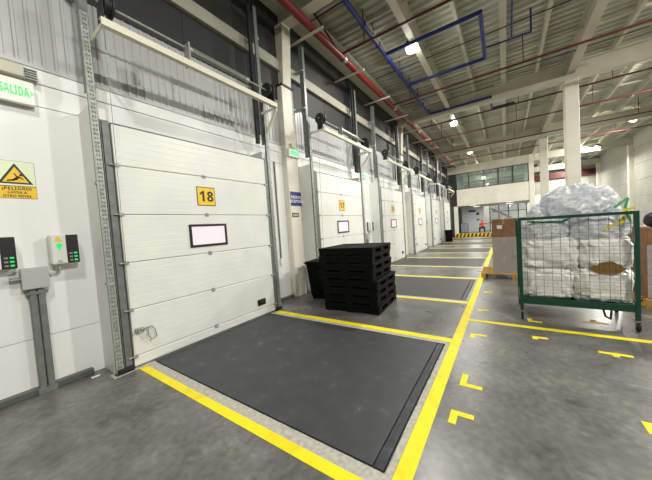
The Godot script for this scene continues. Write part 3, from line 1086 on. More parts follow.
# ------------------------------------------------------------------ fittings on the dock wall
func control_unit(label: String, z: float) -> Node3D:
	var t := thing("door_control_unit", label, "control box", Vector3(WALL, 1.40, z), PI / 2, "door control units")
	var st := S()
	bx(st, Vector3(-0.1, 0.03, 0.0), Vector3(0.1, 0.30, 0.06), 0.008)
	mk(st, "back_box", M.boxgrey, t)
	st = S()
	bx(st, Vector3(-0.12, 0.0, 0.05), Vector3(0.12, 0.34, 0.16), 0.014)
	mk(st, "body", M.boxwhite, t)
	st = S()
	bx(st, Vector3(0.012, 0.008, 0.155), Vector3(0.116, 0.332, 0.166), 0.01)
	mk(st, "keypad_panel", M.black, t)
	for r in 3:
		for c in 2:
			st = S()
			bx(st, Vector3(0.03 + c * 0.04, 0.03 + r * 0.04, 0.166), Vector3(0.058 + c * 0.04, 0.048 + r * 0.04, 0.169), 0.001)
			mk(st, "button", M.greenled if c == 1 else M.hub, t)
	st = S()
	cyl(st, Vector3(-0.045, 0.215, 0.16), Vector3(-0.045, 0.215, 0.163), 0.026, 0.026, 16)
	bx(st, Vector3(-0.052, 0.16, 0.16), Vector3(-0.038, 0.2, 0.163))
	mk(st, "status_light", M.greenled, t)
	st = S()
	ext(st, PackedVector2Array([Vector2(-0.085, 0.26), Vector2(-0.015, 0.26), Vector2(-0.05, 0.325)]), Transform3D(Basis.IDENTITY, Vector3(0, 0, 0.16)), 0.002)
	mk(st, "warning_sticker", M.signyellow, t)
	st = S()
	bx(st, Vector3(-0.07, 0.02, 0.16), Vector3(-0.03, 0.05, 0.162))
	mk(st, "rating_label", M.boxgrey, t)
	st = S()
	tube(st, [Vector3(-0.05, 0.0, 0.09), Vector3(-0.05, -0.06, 0.09), Vector3(-0.07, -0.1, 0.06), Vector3(-0.14, -0.1, 0.05)], 0.016, 8)
	mk(st, "cable", M.boxgrey, t)
	return t

func build_wall_fittings() -> void:
	control_unit("white door control unit with black keypad, beside door numbered 18", -0.82)
	control_unit("white door control unit under the yellow fall-hazard sign, left of the junction box", -0.335)
	var j := thing("junction_box", "grey junction box with conduit dropping to the floor between control units", "junction box", Vector3(WALL, 0, -0.575), PI / 2)
	var st := S()
	bx(st, Vector3(-0.1, 1.17, 0.0), Vector3(0.1, 1.39, 0.1), 0.008)
	mk(st, "box", M.boxgrey, j)
	st = S()
	bx(st, Vector3(-0.104, 1.165, 0.1), Vector3(0.104, 1.395, 0.112), 0.004)
	mk(st, "lid", M.boxgrey, j)
	for x in [-0.03, 0.035]:
		st = S()
		bx(st, Vector3(x - 0.028, 0.0, 0.03), Vector3(x + 0.028, 1.15, 0.085), 0.005)
		mk(st, "conduit", M.track, j)
	st = S()
	bx(st, Vector3(-0.08, 1.10, 0.0), Vector3(0.085, 1.13, 0.095), 0.003)
	mk(st, "clamp", M.track, j)
	st = S()
	bx(st, Vector3(-0.075, 0.0, 0.02), Vector3(0.08, 0.06, 0.1), 0.004)
	mk(st, "foot_clamp", M.track, j)
	st = S()
	cyl(st, Vector3(-0.1, 1.28, 0.05), Vector3(-0.18, 1.28, 0.05), 0.018, 0.018, 10)
	mk(st, "gland", M.hub, j)
	# exit sign and emergency light
	var x := thing("exit_sign", "white exit sign with glowing green lettering high on the dock wall", "exit sign", Vector3(WALL, 3.16, -0.565), PI / 2)
	st = S()
	bx(st, Vector3(-0.19, 0.0, 0.05), Vector3(0.16, 0.25, 0.1), 0.006)
	mk(st, "panel", M.exitface, x)
	st = S()
	bx(st, Vector3(-0.19, 0.0, 0.0), Vector3(0.16, 0.03, 0.05), 0.003)
	bx(st, Vector3(-0.15, 0.03, 0.0), Vector3(0.12, 0.22, 0.05), 0.0)
	mk(st, "mount", M.boxgrey, x)
	text("SALIDA", 0.1, x, Vector3(0.012, 0.125, 0.102), M.exitgreen).scale.x = 0.46
	st = S()
	ext(st, PackedVector2Array([Vector2(0.128, 0.09), Vector2(0.15, 0.125), Vector2(0.128, 0.16), Vector2(0.136, 0.125)]), Transform3D(Basis.IDENTITY, Vector3(0, 0, 0.101)), 0.002)
	mk(st, "arrow", M.exitgreen, x)
	st = S()
	tube(st, [Vector3(-0.1, 0.25, 0.06), Vector3(-0.1, 0.30, 0.05)], 0.008, 8)
	mk(st, "cable", M.black, x)
	var em := thing("emergency_light", "cream emergency light housing above the exit sign", "emergency light", Vector3(WALL, 3.445, -0.565), PI / 2)
	st = S()
	bx(st, Vector3(-0.25, 0.0, 0.0), Vector3(0.1, 0.13, 0.11), 0.01)
	mk(st, "housing", M.cream, em)
	st = S()
	for i in 5:
		bx(st, Vector3(0.105, 0.005 + i * 0.026, 0.0), Vector3(0.2, 0.018 + i * 0.026, 0.09), 0.002)
	bx(st, Vector3(0.1, 0.0, 0.0), Vector3(0.19, 0.13, 0.07))
	mk(st, "heat_sink", M.galv, em)
	# danger sign
	var d := thing("warning_sign", "yellow and white fall-hazard warning sign on the white wall", "sign", Vector3(WALL, 2.15, -0.538), PI / 2)
	st = S()
	bx(st, Vector3(-0.155, 0.0, 0.0), Vector3(0.135, 0.40, 0.004), 0.001)
	mk(st, "plate", M.ink, d)
	st = S()
	bx(st, Vector3(-0.152, 0.135, 0.003), Vector3(0.132, 0.397, 0.006))
	mk(st, "upper_face", M.signwhite, d)
	st = S()
	bx(st, Vector3(-0.152, 0.003, 0.003), Vector3(0.132, 0.128, 0.006))
	mk(st, "lower_face", M.signyellow, d)
	st = S()
	ext(st, PackedVector2Array([Vector2(-0.14, 0.155), Vector2(0.115, 0.155), Vector2(-0.012, 0.375)]), Transform3D(Basis.IDENTITY, Vector3(0, 0, 0.006)), 0.001)
	mk(st, "triangle_border", M.ink, d)
	st = S()
	ext(st, PackedVector2Array([Vector2(-0.108, 0.172), Vector2(0.083, 0.172), Vector2(-0.012, 0.338)]), Transform3D(Basis.IDENTITY, Vector3(0, 0, 0.007)), 0.001)
	mk(st, "triangle", M.signyellow, d)
	st = S()
	var pf := Transform3D(Basis.IDENTITY, Vector3(0, 0, 0.008))
	for q in [[Vector2(-0.075, 0.185), Vector2(-0.02, 0.20), 0.016], [Vector2(-0.02, 0.20), Vector2(0.016, 0.235), 0.024], [Vector2(-0.035, 0.186), Vector2(0.0, 0.215), 0.012], [Vector2(0.0, 0.228), Vector2(-0.02, 0.268), 0.010], [Vector2(0.012, 0.232), Vector2(0.045, 0.205), 0.010]]:
		var a: Vector2 = q[0]
		var b: Vector2 = q[1]
		var nn: Vector2 = (b - a).orthogonal().normalized() * q[2] * 0.5
		ext(st, PackedVector2Array([a - nn, b - nn, b + nn, a + nn]), pf, 0.001)
	cyl(st, Vector3(0.028, 0.252, 0.008), Vector3(0.028, 0.252, 0.009), 0.013, 0.013, 14)
	mk(st, "falling_figure", M.ink, d)
	text("¡PELIGRO!", 0.034, d, Vector3(-0.01, 0.105, 0.0065), M.ink)
	text("CAÍDA A", 0.027, d, Vector3(-0.01, 0.064, 0.0065), M.ink)
	text("OTRO NIVEL", 0.027, d, Vector3(-0.01, 0.025, 0.0065), M.ink)
	# small white scrap on the kick rail
	st = S()
	bx(st, Vector3(WALL + 0.16, 0.0, -0.92), Vector3(WALL + 0.2, 0.008, -1.0), 0.002)
	tag(mk(st, "paper_scrap", M.white), "small white scrap lying on the floor by the kick rail", "scrap")
	# column signs
	var c := thing("area_sign", "dark blue sign with white lettering on the cream wall column", "sign", Vector3(DX + 0.2, 2.2, -4.98), PI / 2)
	st = S()
	bx(st, Vector3(-0.2, 0.0, 0.0), Vector3(0.2, 0.34, 0.006), 0.002)
	mk(st, "plate", M.signblue, c)
	text("ÁREA DE", 0.07, c, Vector3(0.0, 0.21, 0.008), M.white)
	text("RECEPCIÓN", 0.07, c, Vector3(0.0, 0.11, 0.008), M.white)
	c = thing("small_label", "small grey framed label below the blue sign", "label", Vector3(DX + 0.2, 1.93, -4.92), PI / 2)
	st = S()
	bx(st, Vector3(-0.12, 0.0, 0.0), Vector3(0.12, 0.1, 0.008), 0.002)
	mk(st, "frame", M.frame, c)
	st = S()
	bx(st, Vector3(-0.09, 0.025, 0.008), Vector3(0.09, 0.075, 0.01))
	mk(st, "face", M.boxgrey, c)
	var gl: Node3D = null
	var gz := [[0.14, -4.98, "glowing green box sign on the column above the blue sign"], [0.0, -9.0, "glowing green box sign between the second and third dock doors"]]
	for q in gz:
		if gl:
			copy(gl, Vector3(WALL + q[0], 3.38, q[1]), q[2])
			continue
		gl = thing("green_light_sign", q[2], "light sign", Vector3(WALL + q[0], 3.38, q[1]), PI / 2, "green light signs")
		st = S()
		bx(st, Vector3(-0.2, -0.02, 0.0), Vector3(0.2, 0.17, 0.06), 0.008)
		mk(st, "case", M.white, gl)
		st = S()
		bx(st, Vector3(-0.15, 0.02, 0.06), Vector3(0.13, 0.14, 0.064), 0.002)
		mk(st, "lit_face", M.greenlamp, gl)
		st = S()
		bx(st, Vector3(-0.1, 0.19, 0.0), Vector3(0.02, 0.30, 0.08), 0.006)
		tube(st, [Vector3(-0.04, 0.17, 0.03), Vector3(-0.04, 0.20, 0.03)], 0.01, 6)
		mk(st, "driver_box", M.cream, gl)
	# conduit by the first column
	var cd := thing("wall_conduit", "slim white conduit with pull switch beside the blue-sign column", "conduit", Vector3(WALL, 0, -4.45), PI / 2)
	st = S()
	bx(st, Vector3(-0.015, 0.95, 0.0), Vector3(0.015, 3.2, 0.03), 0.004)
	mk(st, "duct", M.seam, cd)
	st = S()
	bx(st, Vector3(-0.04, 0.82, 0.0), Vector3(0.04, 0.98, 0.05), 0.006)
	mk(st, "switch_box", M.white, cd)
	# control units between farther doors
	var k := 0
	for z in [-9.05, -17.5]:
		for s in [-0.24, 0.24]:
			var u := thing("door_control_unit", ["white and black door control unit on the wall behind the pallet stack", "white and black door control unit between the fourth and fifth dock doors"][k], "control box", Vector3(WALL, 1.40, z + s), PI / 2, "door control units")
			st = S()
			bx(st, Vector3(-0.12, 0.0, 0.0), Vector3(0.12, 0.34, 0.16), 0.012)
			mk(st, "body", M.boxwhite, u)
			st = S()
			bx(st, Vector3(0.012, 0.008, 0.155), Vector3(0.116, 0.332, 0.166), 0.008)
			mk(st, "keypad_panel", M.black, u)
		var jb := thing("junction_box", ["grey junction box and conduit behind the pallet stack", "grey junction box and conduit between the fourth and fifth dock doors"][k], "junction box", Vector3(WALL, 0, z), PI / 2)
		st = S()
		bx(st, Vector3(-0.1, 1.1, 0.0), Vector3(0.1, 1.32, 0.1), 0.006)
		mk(st, "box", M.boxgrey, jb)
		st = S()
		bx(st, Vector3(-0.05, 0.0, 0.02), Vector3(0.05, 1.1, 0.08), 0.004)
		mk(st, "conduit", M.track, jb)
		k += 1

# ------------------------------------------------------------------ pallets and bin
func build_pallets() -> void:
	# plastic pallet 1.12 x 1.14 x 0.15
	var W := 1.12
	var D := 1.14
	var proto: Node3D = null
	var rng := RandomNumberGenerator.new()
	rng.seed = 11
	var ords := ["bottom of the stack", "second from the bottom", "third from the bottom", "fourth from the bottom", "fifth from the bottom", "sixth from the bottom", "seventh from the bottom", "topmost of the stack"]
	for i in 8:
		var up := i >= 4
		var at := Vector3(-2.5 + (-0.07 if up else 0.0) + rng.randf_range(-0.012, 0.012), i * 0.152, -4.82 + rng.randf_range(-0.012, 0.012))
		var label: String = "black plastic pallet, " + ords[i]
		if proto:
			var c := copy(proto, at, label)
			c.rotation.y = deg_to_rad(4.0 + rng.randf_range(-0.8, 0.8))
			continue
		proto = thing("plastic_pallet", label, "pallet", at, deg_to_rad(4.0), "stacked black pallets")
		var st := S()
		for k in 9:
			var x0 := -W / 2 + k * (W + 0.02) / 9.0
			bx(st, Vector3(x0, 0.118, -D / 2 + 0.04), Vector3(x0 + W / 9.0 - 0.03, 0.138, D / 2 - 0.04))
		mk(st, "deck_slats", M.pallet, proto)
		st = S()
		for s in [-1.0, 1.0]:
			bx(st, Vector3(-W / 2, 0.105, s * D / 2), Vector3(W / 2, 0.15, s * (D / 2 - 0.05)), 0.006)
			bx(st, Vector3(s * W / 2, 0.105, -D / 2 + 0.05), Vector3(s * (W / 2 - 0.05), 0.15, D / 2 - 0.05), 0.006)
		mk(st, "deck_rim", M.pallet, proto)
		for s in [-1.0, 1.0]:
			st = S()
			bx(st, Vector3(-W / 2 + 0.02, 0.028, s * (D / 2 - 0.012)), Vector3(W / 2 - 0.02, 0.108, s * (D / 2 - 0.03)))
			mk(st, "skirt", M.pallet, proto)
		for zx in [-1, 0, 1]:
			for xx in [-1, 0, 1]:
				st = S()
				var cx: float = xx * (W / 2 - 0.09)
				var cz: float = zx * (D / 2 - 0.09)
				bx(st, Vector3(cx - 0.085, 0.03, cz - 0.085), Vector3(cx + 0.085, 0.108, cz + 0.085), 0.006)
				mk(st, "foot_block", M.pallet, proto)
		for xx in [-1, 0, 1]:
			st = S()
			var cx2: float = xx * (W / 2 - 0.085)
			bx(st, Vector3(cx2 - 0.08, 0.0, -D / 2 + 0.004), Vector3(cx2 + 0.08, 0.032, D / 2 - 0.004), 0.005)
			mk(st, "runner", M.pallet, proto)
	# wheeled bin
	var b := thing("waste_bin", "black wheeled waste bin standing behind the pallet stack", "bin", Vector3(-3.6, 0, -5.02), deg_to_rad(10))
	var st := S()
	for q in [[0.07, 0.21, 0.19, 0.82, 0.27, 0.26]]:
		# tapered tub
		var lo := [Vector3(-q[1], q[0], -q[2]), Vector3(q[1], q[0], -q[2]), Vector3(q[1], q[0], q[2]), Vector3(-q[1], q[0], q[2])]
		var hi := [Vector3(-q[4], q[3], -q[5]), Vector3(q[4], q[3], -q[5]), Vector3(q[4], q[3], q[5]), Vector3(-q[4], q[3], q[5])]
		for i in 4:
			var n := (i + 1) % 4
			face(st, [lo[i], lo[n], hi[n], hi[i]], (lo[i] + lo[n]) * Vector3(1, 0, 1))
		face(st, lo, Vector3.DOWN)
		face(st, hi, Vector3.UP)
	mk(st, "tub", M.pallet, b)
	st = S()
	bx(st, Vector3(-0.29, 0.80, -0.28), Vector3(0.29, 0.84, 0.28), 0.01)
	mk(st, "rim", M.pallet, b)
	st = S()
	bx(st, Vector3(-0.28, 0.84, -0.27), Vector3(0.28, 0.875, 0.29), 0.014)
	mk(st, "lid", M.pallet, b)
	st = S()
	tube(st, [Vector3(-0.29, 0.80, 0.18), Vector3(-0.36, 0.83, 0.18), Vector3(-0.36, 0.83, -0.18), Vector3(-0.29, 0.80, -0.18)], 0.014, 8)
	mk(st, "handle", M.pallet, b)
	for s in [-1.0, 1.0]:
		st = S()
		cyl(st, Vector3(s * 0.2, 0.08, -0.2), Vector3(s * 0.25, 0.08, -0.2), 0.08, 0.08, 18)
		mk(st, "wheel", M.rubber, b)
	st = S()
	bx(st, Vector3(-0.2, 0.0, 0.1), Vector3(0.2, 0.08, 0.18), 0.006)
	mk(st, "front_foot", M.pallet, b)
	# far bin by the fifth door
	b = copy(b, Vector3(-3.55, 0, -21.6), "black waste bin standing by the far dock doors")

# ------------------------------------------------------------------ wire cart
func build_cart() -> void:
	var c := thing("wire_cart", "dark green wire mesh cage cart on casters", "cart", Vector3(0.17, 0, -5.0), 0.0)
	var L := 1.205
	var D := 0.82
	for x in [0.0, L]:
		for z in [0.0, -D]:
			var st := S()
			bx(st, Vector3(x - 0.022, 0.14, z - 0.022), Vector3(x + 0.022, 1.56, z + 0.022), 0.003)
			mk(st, "post", M.cart, c)
			var caster := Node3D.new()
			caster.name = "caster"
			c.add_child(caster, true)
			caster.position = Vector3(x, 0, z)
			st = S()
			bx(st, Vector3(-0.03, 0.125, -0.03), Vector3(0.03, 0.14, 0.03), 0.002)
			bx(st, Vector3(-0.022, 0.05, -0.018), Vector3(-0.016, 0.125, 0.018))
			bx(st, Vector3(0.016, 0.05, -0.018), Vector3(0.022, 0.125, 0.018))
			mk(st, "fork", M.hub, caster)
			st = S()
			cyl(st, Vector3(-0.014, 0.055, 0), Vector3(0.014, 0.055, 0), 0.055, 0.055, 20)
			mk(st, "wheel", M.rubber, caster)
	var st := S()
	for z in [0.0, -D]:
		bx(st, Vector3(0.022, 1.52, z - 0.018), Vector3(L - 0.022, 1.56, z + 0.018), 0.003)
	for x in [0.0, L]:
		bx(st, Vector3(x - 0.018, 1.52, -0.022), Vector3(x + 0.018, 1.56, -D + 0.022), 0.003)
	mk(st, "top_rail", M.cart, c)
	st = S()
	for z in [0.0, -D]:
		bx(st, Vector3(0.022, 0.25, z - 0.02), Vector3(L - 0.022, 0.345, z + 0.02), 0.004)
	for x in [0.0, L]:
		bx(st, Vector3(x - 0.018, 0.26, -0.022), Vector3(x + 0.018, 0.33, -D + 0.022), 0.004)
	mk(st, "bottom_frame", M.cart, c)
	st = S()
	bx(st, Vector3(0.02, 0.30, -0.02), Vector3(L - 0.02, 0.312, -D + 0.02))
	mk(st, "floor_sheet", M.cart, c)
	for z in [0.0, -D]:
		st = S()
		var x := 0.08
		while x < L - 0.03:
			cyl(st, Vector3(x, 0.34, z), Vector3(x, 1.53, z), 0.0024, 0.0024, 6, false)
			x += 0.0975
		var y := 0.43
		while y < 1.5:
			cyl(st, Vector3(0.02, y, z + 0.005), Vector3(L - 0.02, y, z + 0.005), 0.0024, 0.0024, 6, false)
			y += 0.0975
		mk(st, "mesh_panel", M.wire, c)
	for xx in [0.0, L]:
		st = S()
		var z := -0.1
		while z > -D + 0.03:
			cyl(st, Vector3(xx, 0.32, z), Vector3(xx, 1.53, z), 0.0024, 0.0024, 6, false)
			z -= 0.0975
		var y := 0.43
		while y < 1.5:
			cyl(st, Vector3(xx, y, -0.02), Vector3(xx, y, -D + 0.02), 0.0024, 0.0024, 6, false)
			y += 0.0975
		mk(st, "mesh_panel", M.wire, c)
	st = S()
	tube(st, [Vector3(0.9, 0.26, -0.1), Vector3(0.93, 0.13, -0.1), Vector3(0.98, 0.1, -0.1), Vector3(0.99, 0.26, -0.1)], 0.012, 8)
	mk(st, "foot_brake", M.cart, c)
	# contents
	var nz := FastNoiseLite.new()
	nz.seed = 5
	nz.frequency = 0.05
	nz.fractal_type = FastNoiseLite.FRACTAL_RIDGED
	nz.fractal_octaves = 3
	var xf := c.transform
	var bags := [
		[Vector3(0.32, 0.56, -0.40), Vector3(0.29, 0.23, 0.34), 0.34, "film", "white plastic film bag at the bottom left of the cart"],
		[Vector3(0.90, 0.56, -0.40), Vector3(0.29, 0.23, 0.34), 0.34, "film", "white plastic film bag at the bottom right of the cart"],
		[Vector3(0.36, 1.0, -0.40), Vector3(0.32, 0.22, 0.34), 0.34, "film", "white plastic film bag in the middle left of the cart"],
		[Vector3(0.94, 1.0, -0.40), Vector3(0.26, 0.22, 0.34), 0.34, "film", "white plastic film bag in the middle right of the cart"],
		[Vector3(0.31, 1.36, -0.40), Vector3(0.28, 0.17, 0.33), 0.6, "filmblue", "clear bluish film bundle at the upper left of the cart"],
		[Vector3(0.90, 1.36, -0.40), Vector3(0.30, 0.17, 0.33), 0.6, "filmblue", "clear bluish film bundle at the upper right of the cart"],
		[Vector3(0.72, 1.70, -0.44), Vector3(0.38, 0.25, 0.32), 0.85, "filmblue", "large billowing clear film bag heaped on top of the cart", 0.07],
		[Vector3(0.27, 1.58, -0.44), Vector3(0.12, 0.13, 0.2), 0.9, "filmblue", "small crumpled film bag on the left of the heap", 0.05],
		[Vector3(1.07, 1.54, -0.36), Vector3(0.10, 0.09, 0.15), 0.9, "filmblue", "small crumpled film bag beside the green and yellow straps"],
	]
	for q in bags:
		st = S()
		blob(st, q[0] * 7.0, q[1], nz, q[5] if q.size() > 5 else 0.04, q[2], 96, 60, 0.75)
		var o := mk(st, "film_bag", M[q[3]])
		o.transform = xf * Transform3D(Basis.IDENTITY, q[0] * -6.0)
		tag(o, q[4], "plastic bag", "film bags in the cart")
	# brown cardboard scrap against the mesh
	st = S()
	ext(st, PackedVector2Array([Vector2(-0.17, 0.0), Vector2(-0.1, 0.08), Vector2(0.06, 0.1), Vector2(0.18, 0.0), Vector2(0.08, -0.07), Vector2(-0.08, -0.07)]), Transform3D(Basis.IDENTITY, Vector3.ZERO), 0.012)
	var cb := mk(st, "cardboard_scrap", M.brown)
	cb.transform = xf * Transform3D(Basis.IDENTITY.rotated(Vector3(1, 0, 0), -0.1), Vector3(0.94, 0.80, -0.045))
	tag(cb, "torn brown cardboard piece pressed against the cart mesh", "cardboard")
	# straps
	for q in [[M.strapgreen, "green plastic strap curling above the cart's right corner", [Vector3(0.98, 1.5, -0.2), Vector3(1.06, 1.62, -0.2), Vector3(1.2, 1.74, -0.25), Vector3(1.16, 1.60, -0.22), Vector3(1.18, 1.42, -0.1)]], [M.strapyellow, "yellow plastic strap hanging over the cart's right corner", [Vector3(0.93, 1.33, -0.04), Vector3(1.02, 1.40, -0.04), Vector3(1.1, 1.42, -0.05), Vector3(1.12, 1.58, -0.1), Vector3(1.22, 1.60, -0.1)]], [M.strapgreen, "green film strip lying across the top of the cart load", [Vector3(0.1, 1.5, -0.1), Vector3(0.3, 1.47, -0.05), Vector3(0.5, 1.47, -0.05), Vector3(0.6, 1.52, -0.08)]]]:
		st = S()
		var pts: Array = q[2]
		for i in pts.size() - 1:
			var a: Vector3 = pts[i]
			var b: Vector3 = pts[i + 1]
			var side := Vector3(0, 0, 1).cross(b - a).normalized() * 0.014
			var th := Vector3(0, 0, 0.002)
			face(st, [a - side + th, b - side + th, b + side + th, a + side + th], Vector3(0, 0, 1))
			face(st, [a - side - th, b - side - th, b + side - th, a + side - th], Vector3(0, 0, -1))
			face(st, [a + side - th, b + side - th, b + side + th, a + side + th], side)
			face(st, [a - side - th, b - side - th, b - side + th, a - side + th], -side)
		var o := mk(st, "plastic_strap", q[0])
		o.transform = xf
		tag(o, q[1], "strap")

# ------------------------------------------------------------------ cartons
func wood_pallet(at: Vector3, w: float, d: float, label: String) -> void:
	var p := thing("wooden_pallet", label, "pallet", at, 0.0, "wooden pallets")
	for k in 7:
		var st := S()
		var z := -d / 2 + 0.05 + k * (d - 0.1) / 6.0
		bx(st, Vector3(-w / 2, 0.122, z - 0.048), Vector3(w / 2, 0.144, z + 0.048), 0.003)
		mk(st, "deck_board", M.wood, p)
	for x in [-w / 2 + 0.05, 0.0, w / 2 - 0.05]:
		for z in [-d / 2 + 0.07, 0.0, d / 2 - 0.07]:
			var st := S()
			bx(st, Vector3(x - 0.05, 0.022, z - 0.07), Vector3(x + 0.05, 0.1, z + 0.07), 0.003)
			mk(st, "block", M.wood, p)
		var st2 := S()
		bx(st2, Vector3(x - 0.05, 0.0, -d / 2), Vector3(x + 0.05, 0.022, d / 2), 0.002)
		bx(st2, Vector3(x - 0.05, 0.1, -d / 2), Vector3(x + 0.05, 0.122, d / 2), 0.002)
		mk(st2, "runner_board", M.wood, p)

func carton(at: Vector3, s: Vector3, label: String, group: String, sticker := false) -> void:
	var c := thing("carton", label, "cardboard box", at, 0.0, group)
	var st := S()
	bx(st, Vector3(-s.x / 2, 0, -s.z / 2), Vector3(s.x / 2, s.y - 0.002, s.z / 2), 0.006)
	mk(st, "box", M.card, c)
	st = S()
	bx(st, Vector3(-0.025, s.y * 0.72, s.z / 2), Vector3(0.025, s.y - 0.002, s.z / 2 + 0.001))
	bx(st, Vector3(-0.025, s.y - 0.003, -s.z / 2), Vector3(0.025, s.y - 0.001, s.z / 2))
	mk(st, "packing_tape", M.tape, c)
	if sticker:
		st = S()
		bx(st, Vector3(-0.14, s.y * 0.5, s.z / 2), Vector3(-0.03, s.y * 0.5 + 0.09, s.z / 2 + 0.002))
		mk(st, "shipping_label", M.white, c)

func build_cartons() -> void:
	wood_pallet(Vector3(0.14, 0, -8.62), 1.44, 1.1, "wooden pallet under the carton stack beside the long yellow stripe")
	var lv := [0.144, 0.594, 1.044]
	for l in 3:
		for i in 2:
			for j in 2:
				var h: float = 0.45 if l < 2 else 0.5
				carton(Vector3(-0.05 + i * 0.505, lv[l], -8.38 - j * 0.505), Vector3(0.5, h, 0.5), "brown carton, %s layer, %s, %s, wrapped stack behind the cart" % [["bottom", "middle", "top"][l], ["yellow stripe side", "cart side"][i], ["aisle front", "rear"][j]], "cartons on the pallet behind the cart", l == 2)
	var st := S()
	for q in [[Vector3(-0.306, 0.16, -8.124), Vector3(0.712, 1.08, -8.122)], [Vector3(-0.308, 0.16, -8.13), Vector3(-0.306, 1.08, -9.14)]]:
		bx(st, q[0], q[1])
	tag(mk(st, "stretch_wrap", M.wrap), "clear stretch wrap round the carton stack beside the cart", "stretch wrap")
	wood_pallet(Vector3(2.55, 0, -6.75), 1.5, 1.1, "wooden pallet under the carton stack right of the cart")
	for l in 3:
		for i in 3:
			for j in 2:
				carton(Vector3(2.07 + i * 0.485, 0.144 + l * 0.375, -6.5 - j * 0.5), Vector3(0.48, 0.375, 0.495), "brown carton, %s layer, %s, %s, stack right of the cart" % [["bottom", "middle", "top"][l], ["cart end", "middle column", "side wall end"][i], ["aisle front", "rear"][j]], "cartons on the pallet right of the cart", l == 1)
	st = S()
	bx(st, Vector3(1.825, 0.16, -6.248), Vector3(3.29, 1.0, -6.246))
	tag(mk(st, "stretch_wrap", M.wrap), "clear stretch wrap round the carton stack right of the cart", "stretch wrap")
	var nz := FastNoiseLite.new()
	nz.seed = 9
	nz.frequency = 0.03
	st = S()
	blob(st, Vector3.ZERO, Vector3(0.14, 0.12, 0.16), nz, 0.03, 0.8, 28, 18)
	var o := mk(st, "black_bag", M.black)
	o.position = Vector3(2.02, 1.39, -6.5)
	tag(o, "small black bag lying on the carton stack right of the cart", "bag")

